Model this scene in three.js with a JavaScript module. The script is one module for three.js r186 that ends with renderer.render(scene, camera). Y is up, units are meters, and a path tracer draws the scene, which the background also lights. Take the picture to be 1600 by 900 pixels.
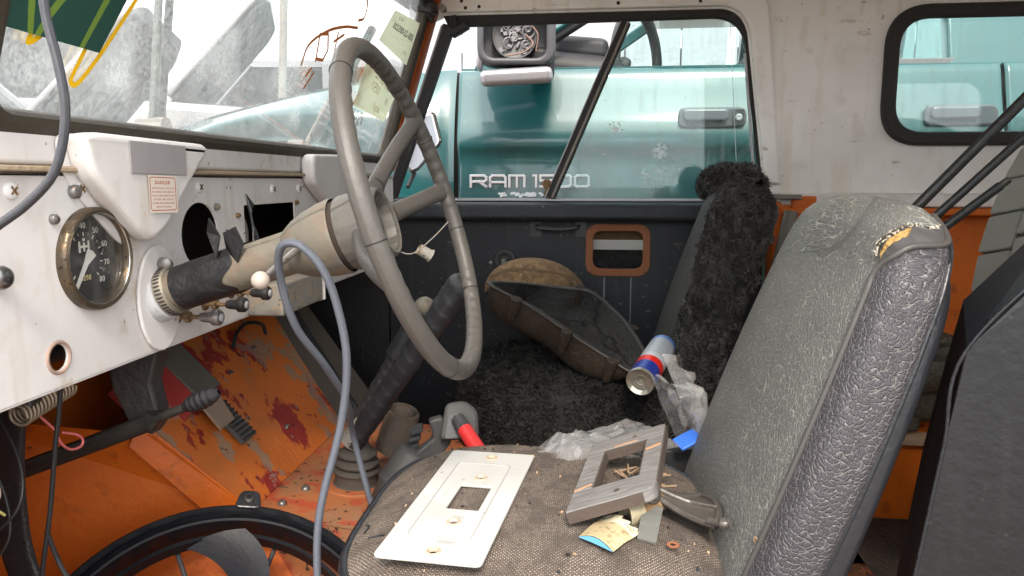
import * as THREE from 'three';
import { RoundedBoxGeometry } from 'three/addons/geometries/RoundedBoxGeometry.js';
import { mergeGeometries, mergeVertices, toCreasedNormals } from 'three/addons/utils/BufferGeometryUtils.js';

// ---------- camera, sky, sun, exposure ----------
const scene = new THREE.Scene();
const camera = new THREE.PerspectiveCamera(42.74, 16 / 9, 0.02, 400);
camera.rotation.order = 'YXZ';
camera.position.set(0, 1.2, 0);
camera.rotation.set(-8.21 * Math.PI / 180, 6.38 * Math.PI / 180, 0);
const renderer = new THREE.WebGLRenderer({ antialias: true });
renderer.setSize(1024, 576);
renderer.toneMapping = THREE.LinearToneMapping;
renderer.toneMappingExposure = 3.5;
renderer.shadowMap.enabled = true;
{ // hazy overcast sky: nearly even, a little brighter up and towards the veiled sun
  const w = 128, h = 64, d = new Float32Array(w * h * 4), sd = new THREE.Vector3(0.12, 0.8, 0.62).normalize();
  for (let j = 0; j < h; j++) for (let i = 0; i < w; i++) {
    const th = (j + 0.5) / h * Math.PI - Math.PI / 2, ph = (i + 0.5) / w * Math.PI * 2 - Math.PI;
    const v = new THREE.Vector3(Math.cos(th) * Math.cos(ph), Math.sin(th), Math.cos(th) * Math.sin(ph));
    const up = Math.max(0, v.y), glow = Math.pow(Math.max(0, v.dot(sd)), 6);
    const L = 0.8 + 0.25 * up + 0.5 * glow, k = (j * w + i) * 4;
    d[k] = L * 0.985; d[k + 1] = L; d[k + 2] = L * 1.02; d[k + 3] = 1;
  }
  const sky = new THREE.DataTexture(d, w, h, THREE.RGBAFormat, THREE.FloatType);
  sky.mapping = THREE.EquirectangularReflectionMapping; sky.magFilter = sky.minFilter = THREE.LinearFilter; sky.needsUpdate = true;
  scene.background = sky; scene.environment = sky;
}
const sun = new THREE.DirectionalLight(0xfff2e0, 1.3);
sun.position.set(1.2, 8.0, 6.2); sun.target.position.set(0, 0.8, -1);
sun.castShadow = true; sun.shadow.radius = 24; sun.shadow.mapSize.set(2048, 2048);
Object.assign(sun.shadow.camera, { left: -8, right: 8, top: 8, bottom: -8, near: 0.5, far: 30 });
scene.add(sun, sun.target);

// ---------- helpers ----------
const V = (x, y, z) => new THREE.Vector3(x, y, z), R = (d) => d * Math.PI / 180, PI = Math.PI;
function rng(seed) { let s = seed | 0; return () => { s = (s + 0x6d2b79f5) | 0; let t = Math.imul(s ^ (s >>> 15), 1 | s); t = (t + Math.imul(t ^ (t >>> 7), 61 | t)) ^ t; return ((t ^ (t >>> 14)) >>> 0) / 4294967296; }; }
const rnd = rng(77);
const clamp = (x, a = 0, b = 1) => Math.min(b, Math.max(a, x)), mix = (a, b, t) => a + (b - a) * t;
const sstep = (a, b, x) => { const t = clamp((x - a) / (b - a)); return t * t * (3 - 2 * t); };
const hash = (x, y, s) => { let h = Math.imul(x, 374761393) ^ Math.imul(y, 668265263) ^ Math.imul(s + 11, 974634577); h = Math.imul(h ^ (h >>> 13), 1274126177); return ((h ^ (h >>> 16)) >>> 0) / 4294967296; };
function vn(x, y, p, s) { const xi = Math.floor(x), yi = Math.floor(y), fx = x - xi, fy = y - yi, u = fx * fx * (3 - 2 * fx), v = fy * fy * (3 - 2 * fy), m = (a) => ((a % p) + p) % p; const a = hash(m(xi), m(yi), s), b = hash(m(xi + 1), m(yi), s), c = hash(m(xi), m(yi + 1), s), d = hash(m(xi + 1), m(yi + 1), s); return mix(mix(a, b, u), mix(c, d, u), v); }
function fbm(u, v, p, o, s = 0) { let a = 0, w = 0.5, t = 0; for (let i = 0; i < o; i++) { a += w * vn(u * p, v * p, p, s + i * 7); t += w; w *= 0.55; p *= 2; } return a / t; }
function worley(u, v, p, s) { const x = u * p, y = v * p, xi = Math.floor(x), yi = Math.floor(y); let d1 = 9, d2 = 9; for (let j = -1; j < 2; j++) for (let i = -1; i < 2; i++) { const a = (((xi + i) % p) + p) % p, b = (((yi + j) % p) + p) % p; const dx = xi + i + hash(a, b, s) - x, dy = yi + j + hash(a, b, s + 5) - y, d = Math.sqrt(dx * dx + dy * dy); if (d < d1) { d2 = d1; d1 = d; } else if (d < d2) d2 = d; } return [d1, d2]; }
function tex(n, fn, metres, srgb = true) { // fn(u,v) -> [r,g,b,a] 0..1
  const d = new Uint8Array(n * n * 4);
  for (let j = 0; j < n; j++) for (let i = 0; i < n; i++) { const c = fn((i + 0.5) / n, (j + 0.5) / n), k = (j * n + i) * 4; d[k] = clamp(c[0]) * 255; d[k + 1] = clamp(c[1]) * 255; d[k + 2] = clamp(c[2]) * 255; d[k + 3] = c[3] === undefined ? 255 : clamp(c[3]) * 255; }
  const t = new THREE.DataTexture(d, n, n, THREE.RGBAFormat); t.wrapS = t.wrapT = THREE.RepeatWrapping; t.magFilter = THREE.LinearFilter; t.minFilter = THREE.LinearMipmapLinearFilter; t.generateMipmaps = true;
  if (srgb) t.colorSpace = THREE.SRGBColorSpace; if (metres) t.repeat.set(1 / metres, 1 / metres); t.needsUpdate = true; return t;
}
function canvasTex(w, h, draw) { const c = document.createElement('canvas'); c.width = w; c.height = h; const g = c.getContext('2d'); draw(g, w, h); const t = new THREE.CanvasTexture(c); t.colorSpace = THREE.SRGBColorSpace; t.magFilter = THREE.LinearFilter; return t; }
const mixc = (a, b, t) => [mix(a[0], b[0], t), mix(a[1], b[1], t), mix(a[2], b[2], t)];
const hex = (h) => [(h >> 16 & 255) / 255, (h >> 8 & 255) / 255, (h & 255) / 255];
const g3 = (x) => [x, x, x];
function std(o) { const { lin, phys, ...r } = o; const m = phys ? new THREE.MeshPhysicalMaterial({ ...r, ...phys }) : new THREE.MeshStandardMaterial(r); if (lin) m.color.setRGB(...lin); if (m.roughness === 1 && r.roughness === undefined) m.roughness = 0.7; return m; }

// geometry
function flat(g) { let n = g.index ? g.toNonIndexed() : g; for (const k of Object.keys(n.attributes)) if (!['position', 'normal', 'uv'].includes(k)) n.deleteAttribute(k); if (!n.attributes.normal) n.computeVertexNormals(); if (!n.attributes.uv) uvBox(n); return n; }
function uvBox(g, keep) { const p = g.attributes.position, n = g.attributes.normal, uv = new Float32Array(p.count * 2);
  for (let i = 0; i < p.count; i++) { const ax = Math.abs(n.getX(i)), ay = Math.abs(n.getY(i)), az = Math.abs(n.getZ(i)); let a, b; if (ax >= ay && ax >= az) { a = p.getZ(i); b = p.getY(i); } else if (ay >= az) { a = p.getX(i); b = p.getZ(i); } else { a = p.getX(i); b = p.getY(i); } uv[2 * i] = a; uv[2 * i + 1] = b; }
  g.setAttribute('uv', new THREE.BufferAttribute(uv, 2)); return g; }
const U = (g) => uvBox(flat(g));
const merge = (...gs) => mergeGeometries(gs.flat(9).map(flat));
function xf(g, pos = [0, 0, 0], rot = [0, 0, 0], s = [1, 1, 1]) { const m = new THREE.Matrix4().compose(V(...pos), new THREE.Quaternion().setFromEuler(new THREE.Euler(...rot)), V(...(typeof s === 'number' ? [s, s, s] : s))); const c = g.clone(); c.applyMatrix4(m); return c; }
const box = (w, h, d, x = 0, y = 0, z = 0, r = 0.003) => U(new RoundedBoxGeometry(w, h, d, 2, Math.min(r, w / 2.01, h / 2.01, d / 2.01)).translate(x, y, z));
const boxR = (w, h, d, pos, rot, r = 0.003) => U(xf(new RoundedBoxGeometry(w, h, d, 2, Math.min(r, w / 2.01, h / 2.01, d / 2.01)), pos, rot));
function tube(pts, r, seg = 0, closed = false, rad = 10, tension = 0.5) { const c = new THREE.CatmullRomCurve3(pts.map((p) => p.isVector3 ? p : V(...p)), closed, 'catmullrom', tension); const n = seg || pts.length * 8; const g = new THREE.TubeGeometry(c, n, r, rad, closed); if (closed) return U(g); const e = [];
  for (const t of [0, 1]) e.push(U(new THREE.SphereGeometry(r, rad, 6).translate(...c.getPoint(t).toArray()))); return merge(U(g), e); }
function rod(a, b, r1, r2 = r1, seg = 14) { const A = V(...a), B = V(...b), g = new THREE.CylinderGeometry(r2, r1, A.distanceTo(B), seg); g.applyQuaternion(new THREE.Quaternion().setFromUnitVectors(V(0, 1, 0), B.clone().sub(A).normalize())); g.translate((A.x + B.x) / 2, (A.y + B.y) / 2, (A.z + B.z) / 2); return U(g); }
// lathe about +z : profile [[s, r], ...]
const lat = (pr, seg = 40) => U(new THREE.LatheGeometry(pr.map(([s, r]) => new THREE.Vector2(Math.max(r, 1e-5), s)), seg).rotateX(PI / 2));
// lathe about +y : profile [[y, r], ...]
const laty = (pr, seg = 40) => U(new THREE.LatheGeometry(pr.map(([s, r]) => new THREE.Vector2(Math.max(r, 1e-5), s)), seg));
const creaselathe = (g, a = 0.6) => uvBox(toCreasedNormals(g, a));
function poly(pts) { const s = new THREE.Shape(); pts.forEach((p, i) => i ? s.lineTo(...p) : s.moveTo(...p)); s.closePath(); return s; }
function rpoly(pts, r) { // polygon with rounded corners, r number or per-corner list
  const s = new THREE.Shape(), n = pts.length;
  for (let i = 0; i < n; i++) { const p = pts[i], a = pts[(i + n - 1) % n], b = pts[(i + 1) % n], q = Array.isArray(r) ? r[i] : r; const la = Math.hypot(a[0] - p[0], a[1] - p[1]), lb = Math.hypot(b[0] - p[0], b[1] - p[1]), k = Math.min(q, la * 0.48, lb * 0.48);
    const s0 = [p[0] + (a[0] - p[0]) * k / la, p[1] + (a[1] - p[1]) * k / la], s1 = [p[0] + (b[0] - p[0]) * k / lb, p[1] + (b[1] - p[1]) * k / lb];
    if (i) s.lineTo(...s0); else s.moveTo(...s0); s.quadraticCurveTo(p[0], p[1], ...s1); }
  s.closePath(); return s; }
const rect = (x0, y0, x1, y1) => [[x0, y0], [x1, y0], [x1, y1], [x0, y1]];
const hole = (shape) => new THREE.Path(shape.getPoints(14));
const circ = (x, y, r, ry = r) => new THREE.Path().absellipse(x, y, r, ry, 0, PI * 2, true);
const ext = (s, d, b = 0, o = {}) => U(new THREE.ExtrudeGeometry(s, { depth: d - 2 * b, bevelEnabled: b > 0, bevelSize: b, bevelThickness: b, bevelSegments: 2, bevelOffset: -b, curveSegments: 14, ...o }).translate(0, 0, b));
// parametric sheet f(u,v)->Vector3
function sheet(f, nu, nv, uvm = null, o = {}) {
  const pos = [], uv = [], idx = [];
  for (let j = 0; j <= nv; j++) for (let i = 0; i <= nu; i++) { const p = f(i / nu, j / nv); pos.push(p.x, p.y, p.z); const w = uvm ? uvm(i / nu, j / nv) : [i / nu, j / nv]; uv.push(w[0], w[1]); }
  for (let j = 0; j < nv; j++) for (let i = 0; i < nu; i++) { const a = j * (nu + 1) + i, b = a + 1, c = a + nu + 1, d = c + 1; idx.push(a, b, d, a, d, c); }
  const g = new THREE.BufferGeometry(); g.setAttribute('position', new THREE.Float32BufferAttribute(pos, 3)); g.setAttribute('uv', new THREE.Float32BufferAttribute(uv, 2)); g.setIndex(idx);
  g.computeVertexNormals();
  if (o.wrapU) { const n = g.attributes.normal; for (let j = 0; j <= nv; j++) { const a = j * (nu + 1), b = a + nu; const m = V(n.getX(a) + n.getX(b), n.getY(a) + n.getY(b), n.getZ(a) + n.getZ(b)).normalize(); n.setXYZ(a, m.x, m.y, m.z); n.setXYZ(b, m.x, m.y, m.z); } }
  return flat(g);
}
// slab between 4 corner points (planar quad) with thickness t along its normal (away from the viewer side)
function slab(pts, t) { const P = pts.map((p) => V(...p)), n = P[1].clone().sub(P[0]).cross(P[P.length - 1].clone().sub(P[0])).normalize(); const pos = [], N = P.length, Q = P.map((p) => p.clone().addScaledVector(n, -t)); const tri = (a, b, c) => pos.push(...a.toArray(), ...b.toArray(), ...c.toArray());
  for (let i = 1; i < N - 1; i++) { tri(P[0], P[i], P[i + 1]); tri(Q[0], Q[i + 1], Q[i]); }
  for (let i = 0; i < N; i++) { const j = (i + 1) % N; tri(P[i], Q[i], Q[j]); tri(P[i], Q[j], P[j]); }
  const g = new THREE.BufferGeometry(); g.setAttribute('position', new THREE.Float32BufferAttribute(pos, 3)); g.computeVertexNormals(); return U(g); }
// objects
const used = new Map();
function numbered(n) { const k = used.get(n) || 0; used.set(n, k + 1); return k ? n + '_' + String(k).padStart(3, '0') : n; }
function tag(o, label, category, group, kind) { o.userData.label = label; if (category) o.userData.category = category; if (group) o.userData.group = group; if (kind) o.userData.kind = kind; return o; }
function thing(name, label, category, pos = [0, 0, 0], group) { const o = new THREE.Group(); o.name = numbered(name); o.position.set(...pos); scene.add(o); return tag(o, label, category, group); }
// a mesh under parent; geometry given in world metres is moved into the parent's frame when `world`
function part(name, geos, mat, parent, label) { const g = Array.isArray(geos) ? merge(geos) : flat(geos); const m = new THREE.Mesh(g, mat); m.name = parent ? name : numbered(name); m.castShadow = m.receiveShadow = true; (parent || scene).add(m); if (label) m.userData.label = label; return m; }
function wpart(name, geos, mat, parent, label) { const g = (Array.isArray(geos) ? merge(geos) : flat(geos)).clone(); let o = parent; parent.updateWorldMatrix(true, false); g.applyMatrix4(parent.matrixWorld.clone().invert()); return part(name, g, mat, parent, label); }

// ---------- materials ----------
const n512 = (s, p = 6, o = 5) => (u, v) => fbm(u, v, p, o, s);
const T = {};
T.white = tex(512, (u, v) => { const a = fbm(u, v, 5, 5, 1), b = fbm(u, v, 24, 4, 9), st = fbm(u, v, 9, 5, 33), sp = fbm(u, v, 60, 2, 51), drip = fbm(u, v * 0.125, 32, 3, 70); let c = mixc(hex(0xe2dfdb), hex(0xdad6d1), sstep(0.3, 0.75, a)); c = mixc(c, hex(0xbdb3a8), 0.25 * sstep(0.58, 0.85, b)); c = mixc(c, hex(0xb09474), 0.3 * sstep(0.6, 0.75, st) * sstep(0.5, 0.65, sp)); c = mixc(c, hex(0x6a5646), 0.7 * sstep(0.885, 0.91, sp)); c = mixc(c, hex(0xc4b6a4), 0.3 * sstep(0.6, 0.8, drip)); return c; }, 0.7);
T.top = tex(512, (u, v) => { const a = fbm(u, v, 4, 5, 2), b = fbm(u, v, 20, 4, 19), drip = fbm(u, v * 0.125, 32, 3, 79), sp = fbm(u, v, 50, 2, 58), sc = fbm(u * 0.125, v, 40, 3, 59); let c = mixc(hex(0xf2f0ec), hex(0xe4e1dc), sstep(0.3, 0.75, a)); c = mixc(c, hex(0xcac4ba), 0.35 * sstep(0.55, 0.85, b)); c = mixc(c, hex(0xd6cbb8), 0.35 * sstep(0.6, 0.8, drip)); c = mixc(c, hex(0x8a8078), 0.5 * sstep(0.88, 0.93, sp)); c = mixc(c, hex(0xa49c92), 0.35 * sstep(0.74, 0.8, sc) * sstep(0.5, 0.6, b)); return c; }, 0.8);
T.fine = tex(512, (u, v) => g3(fbm(u, v, 32, 4, 3)), 0.25, false);
T.soft = tex(256, (u, v) => g3(fbm(u, v, 4, 5, 6)), 0.5, false);
T.orange = tex(512, (u, v) => { const a = fbm(u, v, 5, 5, 12), b = fbm(u, v, 20, 4, 22), c0 = fbm(u, v, 50, 3, 31); let c = mixc(hex(0xdc7012), hex(0xc86010), a); c = mixc(c, hex(0x8d4214), 0.45 * sstep(0.6, 0.8, b)); c = mixc(c, hex(0x3a2418), 0.8 * sstep(0.84, 0.88, c0)); return c; }, 0.6);
T.peel = tex(1024, (u, v) => { const a = fbm(u, v, 6, 6, 14), b = fbm(u, v, 9, 6, 25), e = fbm(u, v, 40, 4, 38), d = fbm(u, v, 5, 4, 44); let c = mixc(hex(0xd87224), hex(0xc06a34), d); c = mixc(c, hex(0x9a6a4a), 0.7 * sstep(0.5, 0.75, d)); const m = sstep(0.53, 0.585, a * 0.68 + e * 0.32 + (b - 0.5) * 0.25); c = mixc(c, mixc(hex(0xa02c2a), hex(0x7c2022), e), 0.9 * m); const g = sstep(0.63, 0.65, b * 0.8 + e * 0.2); c = mixc(c, hex(0x9b8574), g * 0.8); c = mixc(c, hex(0x32201a), 0.9 * sstep(0.8, 0.84, e)); return c; }, 0.55);
T.redust = tex(512, (u, v) => { const a = fbm(u, v, 5, 5, 17), b = fbm(u, v, 20, 4, 27), e = fbm(u, v, 50, 3, 37); let c = mixc(hex(0xa06038), hex(0x8d6a50), sstep(0.35, 0.7, a)); c = mixc(c, hex(0xa83a26), 0.6 * sstep(0.55, 0.7, b)); c = mixc(c, hex(0x34241c), 0.9 * sstep(0.72, 0.77, e)); return c; }, 0.5);
T.black = tex(512, (u, v) => { const a = fbm(u, v, 5, 5, 41), b = fbm(u, v, 60, 3, 42), st = fbm(u, v * 0.125, 40, 3, 43); let c = mixc(hex(0x20262c), hex(0x2a3036), a); c = mixc(c, hex(0x4a4a48), 0.5 * sstep(0.55, 0.8, st) * a); c = mixc(c, hex(0x9a948a), 0.7 * sstep(0.78, 0.83, b)); return c; }, 0.6);
T.panel = tex(512, (u, v) => { const a = fbm(u, v, 4, 5, 47), b = fbm(u, v, 60, 2, 48), sc = fbm(u, v * 0.125, 40, 3, 49); let c = mixc(hex(0x26282c), hex(0x34363a), a); c = mixc(c, hex(0x4e4c4c), 0.35 * sstep(0.5, 0.8, sc)); return mixc(c, hex(0x8a7a6a), 0.6 * sstep(0.88, 0.92, b)); }, 0.6);
T.teal = tex(512, (u, v) => { const dr = fbm(u, v * 0.0625, 48, 3, 171), a = fbm(u, v, 5, 4, 172), sp = fbm(u, v, 70, 2, 173); let c = mixc(hex(0x055c5e), hex(0x025356), a); c = mixc(c, hex(0x5a8f8c), 0.28 * sstep(0.6, 0.85, dr) * sstep(0.35, 0.6, a)); return mixc(c, hex(0x7aa29e), 0.35 * sstep(0.86, 0.92, sp)); }, 0.8);
T.rust = tex(512, (u, v) => { const a = fbm(u, v, 6, 5, 61), b = fbm(u, v, 30, 4, 62), e = fbm(u, v, 70, 3, 63); let c = mixc(hex(0x6a5238), hex(0x84694a), a); c = mixc(c, hex(0x54422f), 0.7 * sstep(0.45, 0.7, b)); c = mixc(c, hex(0xa08a64), 0.5 * sstep(0.55, 0.75, e)); return c; }, 0.3);
T.greydust = tex(512, (u, v) => { const a = fbm(u, v, 6, 5, 71), b = fbm(u, v, 26, 4, 72), e = fbm(u, v, 70, 2, 73); let c = mixc(hex(0x8d8a84), hex(0x77746e), a); c = mixc(c, hex(0x9c8468), 0.5 * sstep(0.52, 0.7, b)); c = mixc(c, hex(0x3c3a36), 0.8 * sstep(0.78, 0.84, e)); return c; }, 0.3);
T.colrust = tex(512, (u, v) => { const a = fbm(u, v, 6, 5, 75), b = fbm(u, v, 10, 5, 76), e = fbm(u, v, 40, 3, 77); let c = mixc(hex(0x8a867c), hex(0x726e66), a); c = mixc(c, hex(0x8c7262), 0.4 * sstep(0.5, 0.66, b * 0.7 + e * 0.3)); c = mixc(c, hex(0x74808c), 0.5 * sstep(0.6, 0.75, a)); return c; }, 0.22);
T.steel = tex(256, (u, v) => { const a = fbm(u, v, 8, 4, 81), e = fbm(u, v, 40, 3, 82); return mixc(mixc(hex(0xa09c9a), hex(0x7a7674), a), hex(0x6b4e38), 0.6 * sstep(0.6, 0.75, e)); }, 0.15);
T.vinyl = tex(1024, (u, v) => { const w = (fbm(u, v, 10, 3, 92) - 0.5) * 0.06; const [a, b] = worley(u + w, v - w, 22, 91), [c1, d1] = worley(u - w, v + w, 46, 95); const k = Math.max(1 - sstep(0.02, 0.13, b - a), 0.8 * (1 - sstep(0.02, 0.16, d1 - c1))); const n = fbm(u, v, 5, 5, 93), m = fbm(u, v, 40, 3, 96); let c = mixc(hex(0x505252), hex(0x646462), n); c = mixc(c, hex(0x9c998c), k * (0.55 + 0.5 * m)); return c; }, 0.16);
T.vinylB = tex(1024, (u, v) => { const w = (fbm(u, v, 10, 3, 92) - 0.5) * 0.06; const [a, b] = worley(u + w, v - w, 22, 91), [c1, d1] = worley(u - w, v + w, 46, 95); const k = Math.max(1 - sstep(0.02, 0.18, b - a), 0.6 * (1 - sstep(0.02, 0.2, d1 - c1))); return g3(1 - k); }, 0.16, false);
T.leather = tex(1024, (u, v) => { const w = (fbm(u, v, 6, 3, 102) - 0.5) * 0.12, w2 = (fbm(u, v, 6, 3, 103) - 0.5) * 0.12; const [a, b] = worley(u + w, v + w2, 15, 101), [c, d] = worley(u - w, v + w, 34, 104); const k = sstep(0, 0.35, b - a) * (0.75 + 0.25 * sstep(0, 0.3, d - c)); return g3(k * 0.9 + 0.1 * fbm(u, v, 60, 2, 105)); }, 0.08, false);
T.leatherC = tex(512, (u, v) => { const w = (fbm(u, v, 6, 3, 102) - 0.5) * 0.12, w2 = (fbm(u, v, 6, 3, 103) - 0.5) * 0.12; const [a, b] = worley(u + w, v + w2, 15, 101); const n = fbm(u, v, 6, 5, 106); return mixc(mixc(hex(0x6a655e), hex(0x343236), sstep(0.0, 0.12, b - a)), hex(0x4c4a50), 0.5 * n); }, 0.08);
T.weave = tex(1024, (u, v) => { const N = 70, x = u * N + 1.5 * (fbm(u, v, 6, 3, 114) - 0.5), y = v * N + 1.5 * (fbm(u, v, 6, 3, 115) - 0.5), xi = Math.floor(x), yi = Math.floor(y), fx = x - xi, fy = y - yi, over = (xi + yi) & 1; const s = over ? Math.sin(PI * fy) * (0.55 + 0.45 * Math.sin(PI * fx)) : Math.sin(PI * fx) * (0.55 + 0.45 * Math.sin(PI * fy)); const t = hash(over ? yi : xi, over, 111), n = fbm(u, v, 5, 5, 112), j = hash(xi, yi, 113); let c = over ? mixc(hex(0xa89888), hex(0xc0b2a2), t) : mixc(hex(0x6e6058), hex(0x867468), t); c = mixc(hex(0x1e1916), c, 0.25 + 0.75 * s); c = mixc(c, hex(0x4e453e), 0.6 * sstep(0.45, 0.75, n)); c = mixc(c, hex(0xa89a88), 0.25 * sstep(0.5, 0.8, fbm(u, v, 3, 3, 117))); return mixc(c, hex(0x463b34), 0.5 * j * j); }, 0.15);
T.weaveB = tex(1024, (u, v) => { const N = 70, x = u * N + 1.5 * (fbm(u, v, 6, 3, 114) - 0.5), y = v * N + 1.5 * (fbm(u, v, 6, 3, 115) - 0.5), xi = Math.floor(x), yi = Math.floor(y), fx = x - xi, fy = y - yi, over = (xi + yi) & 1; return g3(over ? Math.sin(PI * fy) * (0.55 + 0.45 * Math.sin(PI * fx)) : 0.8 * Math.sin(PI * fx) * (0.55 + 0.45 * Math.sin(PI * fy))); }, 0.15, false);
T.wood = tex(512, (u, v) => { const w = fbm(u, v, 4, 4, 121), g = fbm(u * 0.125, v, 64, 4, 122); let c = mixc(hex(0x7c7a78), hex(0x625f5d), sstep(0.3, 0.7, g)); return mixc(c, hex(0x6a6662), 0.4 * w); }, 0.16);
T.fur = tex(256, (u, v) => { const a = fbm(u, v, 20, 4, 131); return mixc(hex(0x141414), hex(0x2a2927), a); }, 0.2);
T.grime = tex(1024, (u, v) => { const a = fbm(u, v, 4, 5, 141), sp = fbm(u, v, 170, 2, 142), b = fbm(u, v, 14, 4, 143), wv = hash(Math.floor(u * 700), Math.floor(v * 700), 4); const k = 0.10 + 0.22 * sstep(0.3, 0.8, a) + 0.16 * (sp - 0.4) + 0.06 * b; return g3(k); }, 0.5, false);
T.dust = tex(512, (u, v) => { const a = fbm(u, v, 4, 5, 151), sp = fbm(u, v, 60, 3, 152), dr = fbm(u, v * 0.125, 40, 3, 153); return g3(0.012 + 0.06 * sstep(0.35, 0.8, a) + 0.22 * sstep(0.8, 0.86, sp) + 0.07 * sstep(0.5, 0.75, dr)); }, 0.5, false);
T.ground = tex(512, (u, v) => { const a = fbm(u, v, 6, 6, 161), b = fbm(u, v, 60, 3, 162); return mixc(mixc(hex(0x8a8074), hex(0x6e665c), a), hex(0x4a443e), sstep(0.55, 0.75, b)); }, 2);
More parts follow.
